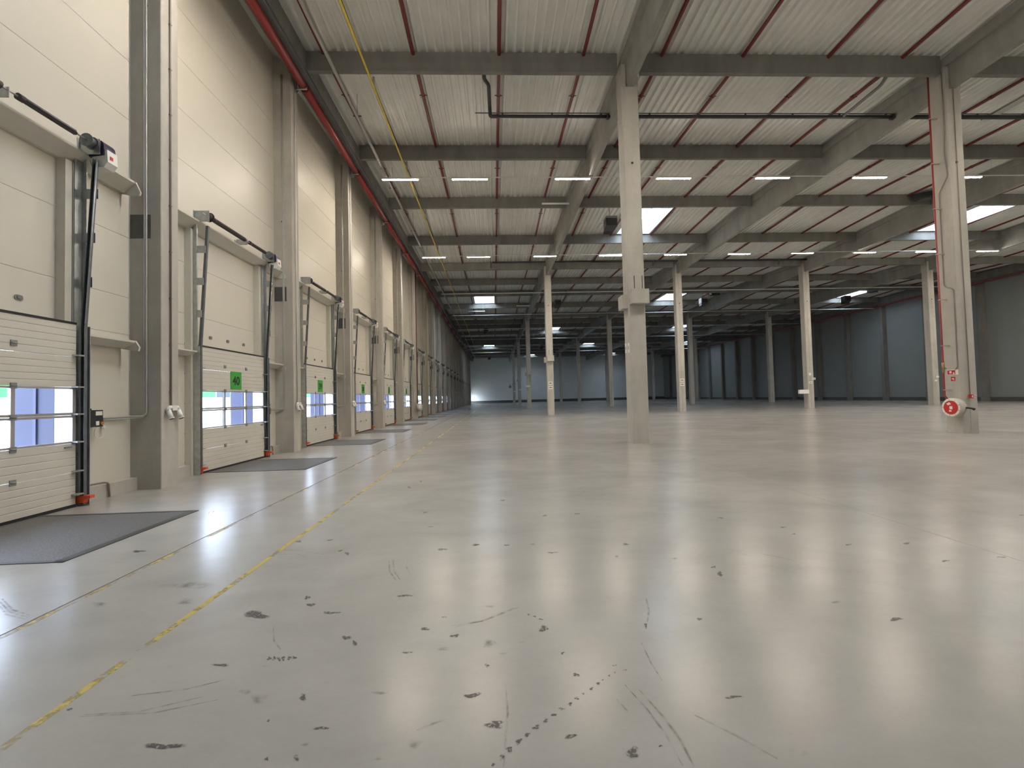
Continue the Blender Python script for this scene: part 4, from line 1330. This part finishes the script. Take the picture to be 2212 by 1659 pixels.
batten(3.1, 4.72, 25.6, 13.15, 'unlit white tube lamp below the beam left of the nearest column')
batten(-3.1, -0.95, 57.0, 13.0, 'unlit white tube lamp below the leftmost skylight')
batten(2.85, 4.42, 51.0, 12.38, 'unlit white tube lamp right of the leftmost skylight')

# ------------------------------------------------------------------ heaters and roof fans
HB = MB()
HB.box(-0.36, 0.36, -0.34, 0.34, 0.30, 0.95)
HB = HB.mesh('casing', DARKGREY)
HF = MB().box(-0.33, 0.33, -0.36, -0.34, 0.33, 0.80).mesh('grille', BLACK)
HT = MB().box(-0.37, 0.37, -0.365, 0.35, 0.83, 0.97).mesh('top_band', MIDGREY)
HC = MB().add([(-0.36, -0.34, 0.30), (0.36, -0.34, 0.30), (0.36, 0.34, 0.30), (-0.36, 0.34, 0.30),
               (-0.42, -0.30, 0.0), (0.12, -0.30, 0.0), (0.12, 0.30, 0.0), (-0.42, 0.30, 0.0)],
              [(0, 1, 5, 4), (1, 2, 6, 5), (2, 3, 7, 6), (3, 0, 4, 7), (4, 5, 6, 7)]).mesh('outlet_hood', BLACK)
HL = MB()
for k in range(6): HL.box(-0.385, -0.36, -0.30, 0.30, 0.36 + 0.08 * k, 0.40 + 0.08 * k)
HL = HL.mesh('louvre', MIDGREY)
HW_ = MB().box(-0.40, -0.36, -0.34, 0.34, 0.30, 0.95).mesh('side_plate', WHITE)


def heater(x, y, z, lab, white=False):
    t = empty('unit_heater', (x, y, z), lab, 'heater', 'unit heaters hanging from the roof')
    put('casing', HB, t); put('grille', HF, t); put('top_band', HT, t); put('outlet_hood', HC, t)
    put('side_plate' if white else 'louvre', HW_ if white else HL, t)
    put('hanger_pole', MB().cyl((-0.05, 0, 0.95), (-0.05, 0, roof_z(y) - z + 0.1), 0.03, 8).mesh('hanger_pole', CONDUIT), t)
    put('flue_collar', MB().cyl((0.0, 0, roof_z(y) - z - 0.12), (0.0, 0, roof_z(y) - z), 0.12, 10).mesh('flue_collar', BLACK), t)
    put('gas_hose', MB().sweep_round([(-0.36, 0, 0.6), (-0.7, 0, 0.62), (-0.85, 0, 0.4), (-0.9, 0, 0.3)], 0.018, 0.1, 6).mesh('gas_hose', CONDUIT), t)


heater(7.85, 28.0, 12.28, 'black unit heater hanging left of the tall near column')
heater(7.85, 51.7, 12.2, 'black unit heater hanging right of the leftmost skylight')
heater(25.7, 52.0, 12.2, 'unit heater with a white side plate hanging at centre right', True)
heater(43.8, 52.2, 12.2, 'dark unit heater hanging toward the right wall')
heater(-1.08, 71.5, 12.2, 'dark unit heater deep in the hall near the dock wall')
heater(10.8, 96.5, 12.2, 'dark unit heater deep in the hall near its centre')
heater(-1.1, 121.0, 12.2, 'small dark unit heater before the far end wall')


def roof_fan(x, y, lab, white=False):
    z = roof_z(y) - 0.45
    t = empty('roof_fan', (x, y, z), lab, 'roof fan', 'dark fan boxes under the roof')
    m = MB().prism([(-0.75, 0.0), (0.0, -0.6), (0.75, 0.0), (0.0, 0.6)], 'z', 0, 0.28)
    put('casing', m.mesh('casing', BLACK), t)
    put('inlet_ring', MB().cyl((0, 0, -0.05), (0, 0, 0.0), 0.34, 16).mesh('inlet_ring', DARKGREY), t)
    put('hanger', MB().cyl((0, 0, 0.28), (0, 0, 0.46), 0.04, 8).mesh('hanger', CONDUIT), t)
    if white: put('side_plate', MB().box(-0.8, -0.5, -0.35, -0.25, -0.02, 0.26).mesh('side_plate', WHITE), t)


roof_fan(27.9, 26.7, 'flat black fan box under the roof left of the hose reel column')
roof_fan(8.75, 51.6, 'flat dark fan box beside the heater near the leftmost skylight')
roof_fan(27.6, 53.0, 'flat dark fan box with white plate at centre right', True)
roof_fan(47.8, 52.8, 'flat dark fan box under the roof near the right wall')

# ------------------------------------------------------------------ skylights
SK_LAB = {(10.95, 28): 'bright skylight behind the tall near column', (34.95, 28): 'bright skylight behind the hose reel column',
          (-0.95, 52): 'leftmost bright skylight before the fourth lamp row', (22.95, 52): 'bright skylight above the second line of columns',
          (10.95, 76): 'small bright skylight deep in the hall right of the corbelled column'}
CURB = 0.75
for (x, y0, y1) in SKYL:
    key = (x, int(y0))
    across = {-0.95: 'nearest the dock wall', 10.95: 'left of the middle', 22.95: 'at the middle', 34.95: 'right of the middle', 46.95: 'nearest the right wall'}[x]
    lab = SK_LAB.get(key) or 'bright roof skylight %s in the %s skylight row from the front' % (across, ORD[max(0, int((y0 + 20) // 24))])
    zb = roof_z((y0 + y1) / 2)
    t = empty('skylight', (x, (y0 + y1) / 2, zb), lab, 'skylight', 'roof skylights')
    a, l = SKYW / 2, (y1 - y0) / 2
    cur = MB()
    cur.box(-a - 0.05, -a, -l, l, -0.10, CURB).box(a, a + 0.05, -l, l, -0.10, CURB)
    cur.box(-a - 0.05, a + 0.05, -l - 0.05, -l, -0.10, CURB).box(-a - 0.05, a + 0.05, l, l + 0.05, -0.10, CURB)
    put('curb', cur.mesh('curb', REVEAL), t)
    pr = []
    for k in range(9):
        q = -a - 0.05 + (2 * a + 0.1) * k / 8
        pr.append((q, CURB + 0.22 * math.sin(math.pi * k / 8)))
    dm = MB()
    vs = [(p[0], yy__, p[1]) for yy__ in (-l - 0.05, l + 0.05) for p in pr]
    fs = [(k, k + 1, 9 + k + 1, 9 + k) for k in range(8)] + [tuple(range(9))[::-1], tuple(range(9, 18))]
    put('dome_pane', dm.add(vs, fs).mesh('dome_pane', SKYPANE), t)
    put('glazing_bar', MB().box(-0.025, 0.025, -l, l, CURB + 0.10, CURB + 0.15).mesh('glazing_bar', GALV), t)
    for yq in (-l * 0.33, l * 0.4):
        put('glazing_bar', MB().box(-a, a, yq - 0.02, yq + 0.02, CURB - 0.02, CURB + 0.03).mesh('glazing_bar', GALV), t)
    put('opening_arm', MB().cyl((-a * 0.7, 0.3, 0.45), (0.35, 0.2, 0.62), 0.02, 6).cyl((0.35, 0.2, 0.62), (0.5, -1.2, 0.6), 0.035, 6).mesh('opening_arm', MIDGREY), t)

# ------------------------------------------------------------------ sampling portals in the openings (they emit nothing)
def portal(loc, rot, sx_, sy_):
    l = bpy.data.lights.new('sky_portal', 'AREA'); l.shape = 'RECTANGLE'; l.size = sx_; l.size_y = sy_
    l.cycles.is_portal = True
    o = bpy.data.objects.new('sky_portal', l); COL.objects.link(o)
    o.location = loc; o.rotation_euler = rot
    o['kind'] = 'helper'


for (x, y0, y1) in SKYL:
    portal((x, (y0 + y1) / 2, roof_z((y0 + y1) / 2) + CURB + 0.3), (0, 0, 0), SKYW + 0.1, y1 - y0 + 0.1)
for i in range(-1, 6):
    portal((DX - 0.06, doorY(i), 1.585), (0, -math.pi / 2, 0), 0.92, 2.9)
portal((WALL_X - 0.1, doorY(OPEN_BAY), 1.6), (0, -math.pi / 2, 0), 3.1, 3.0)
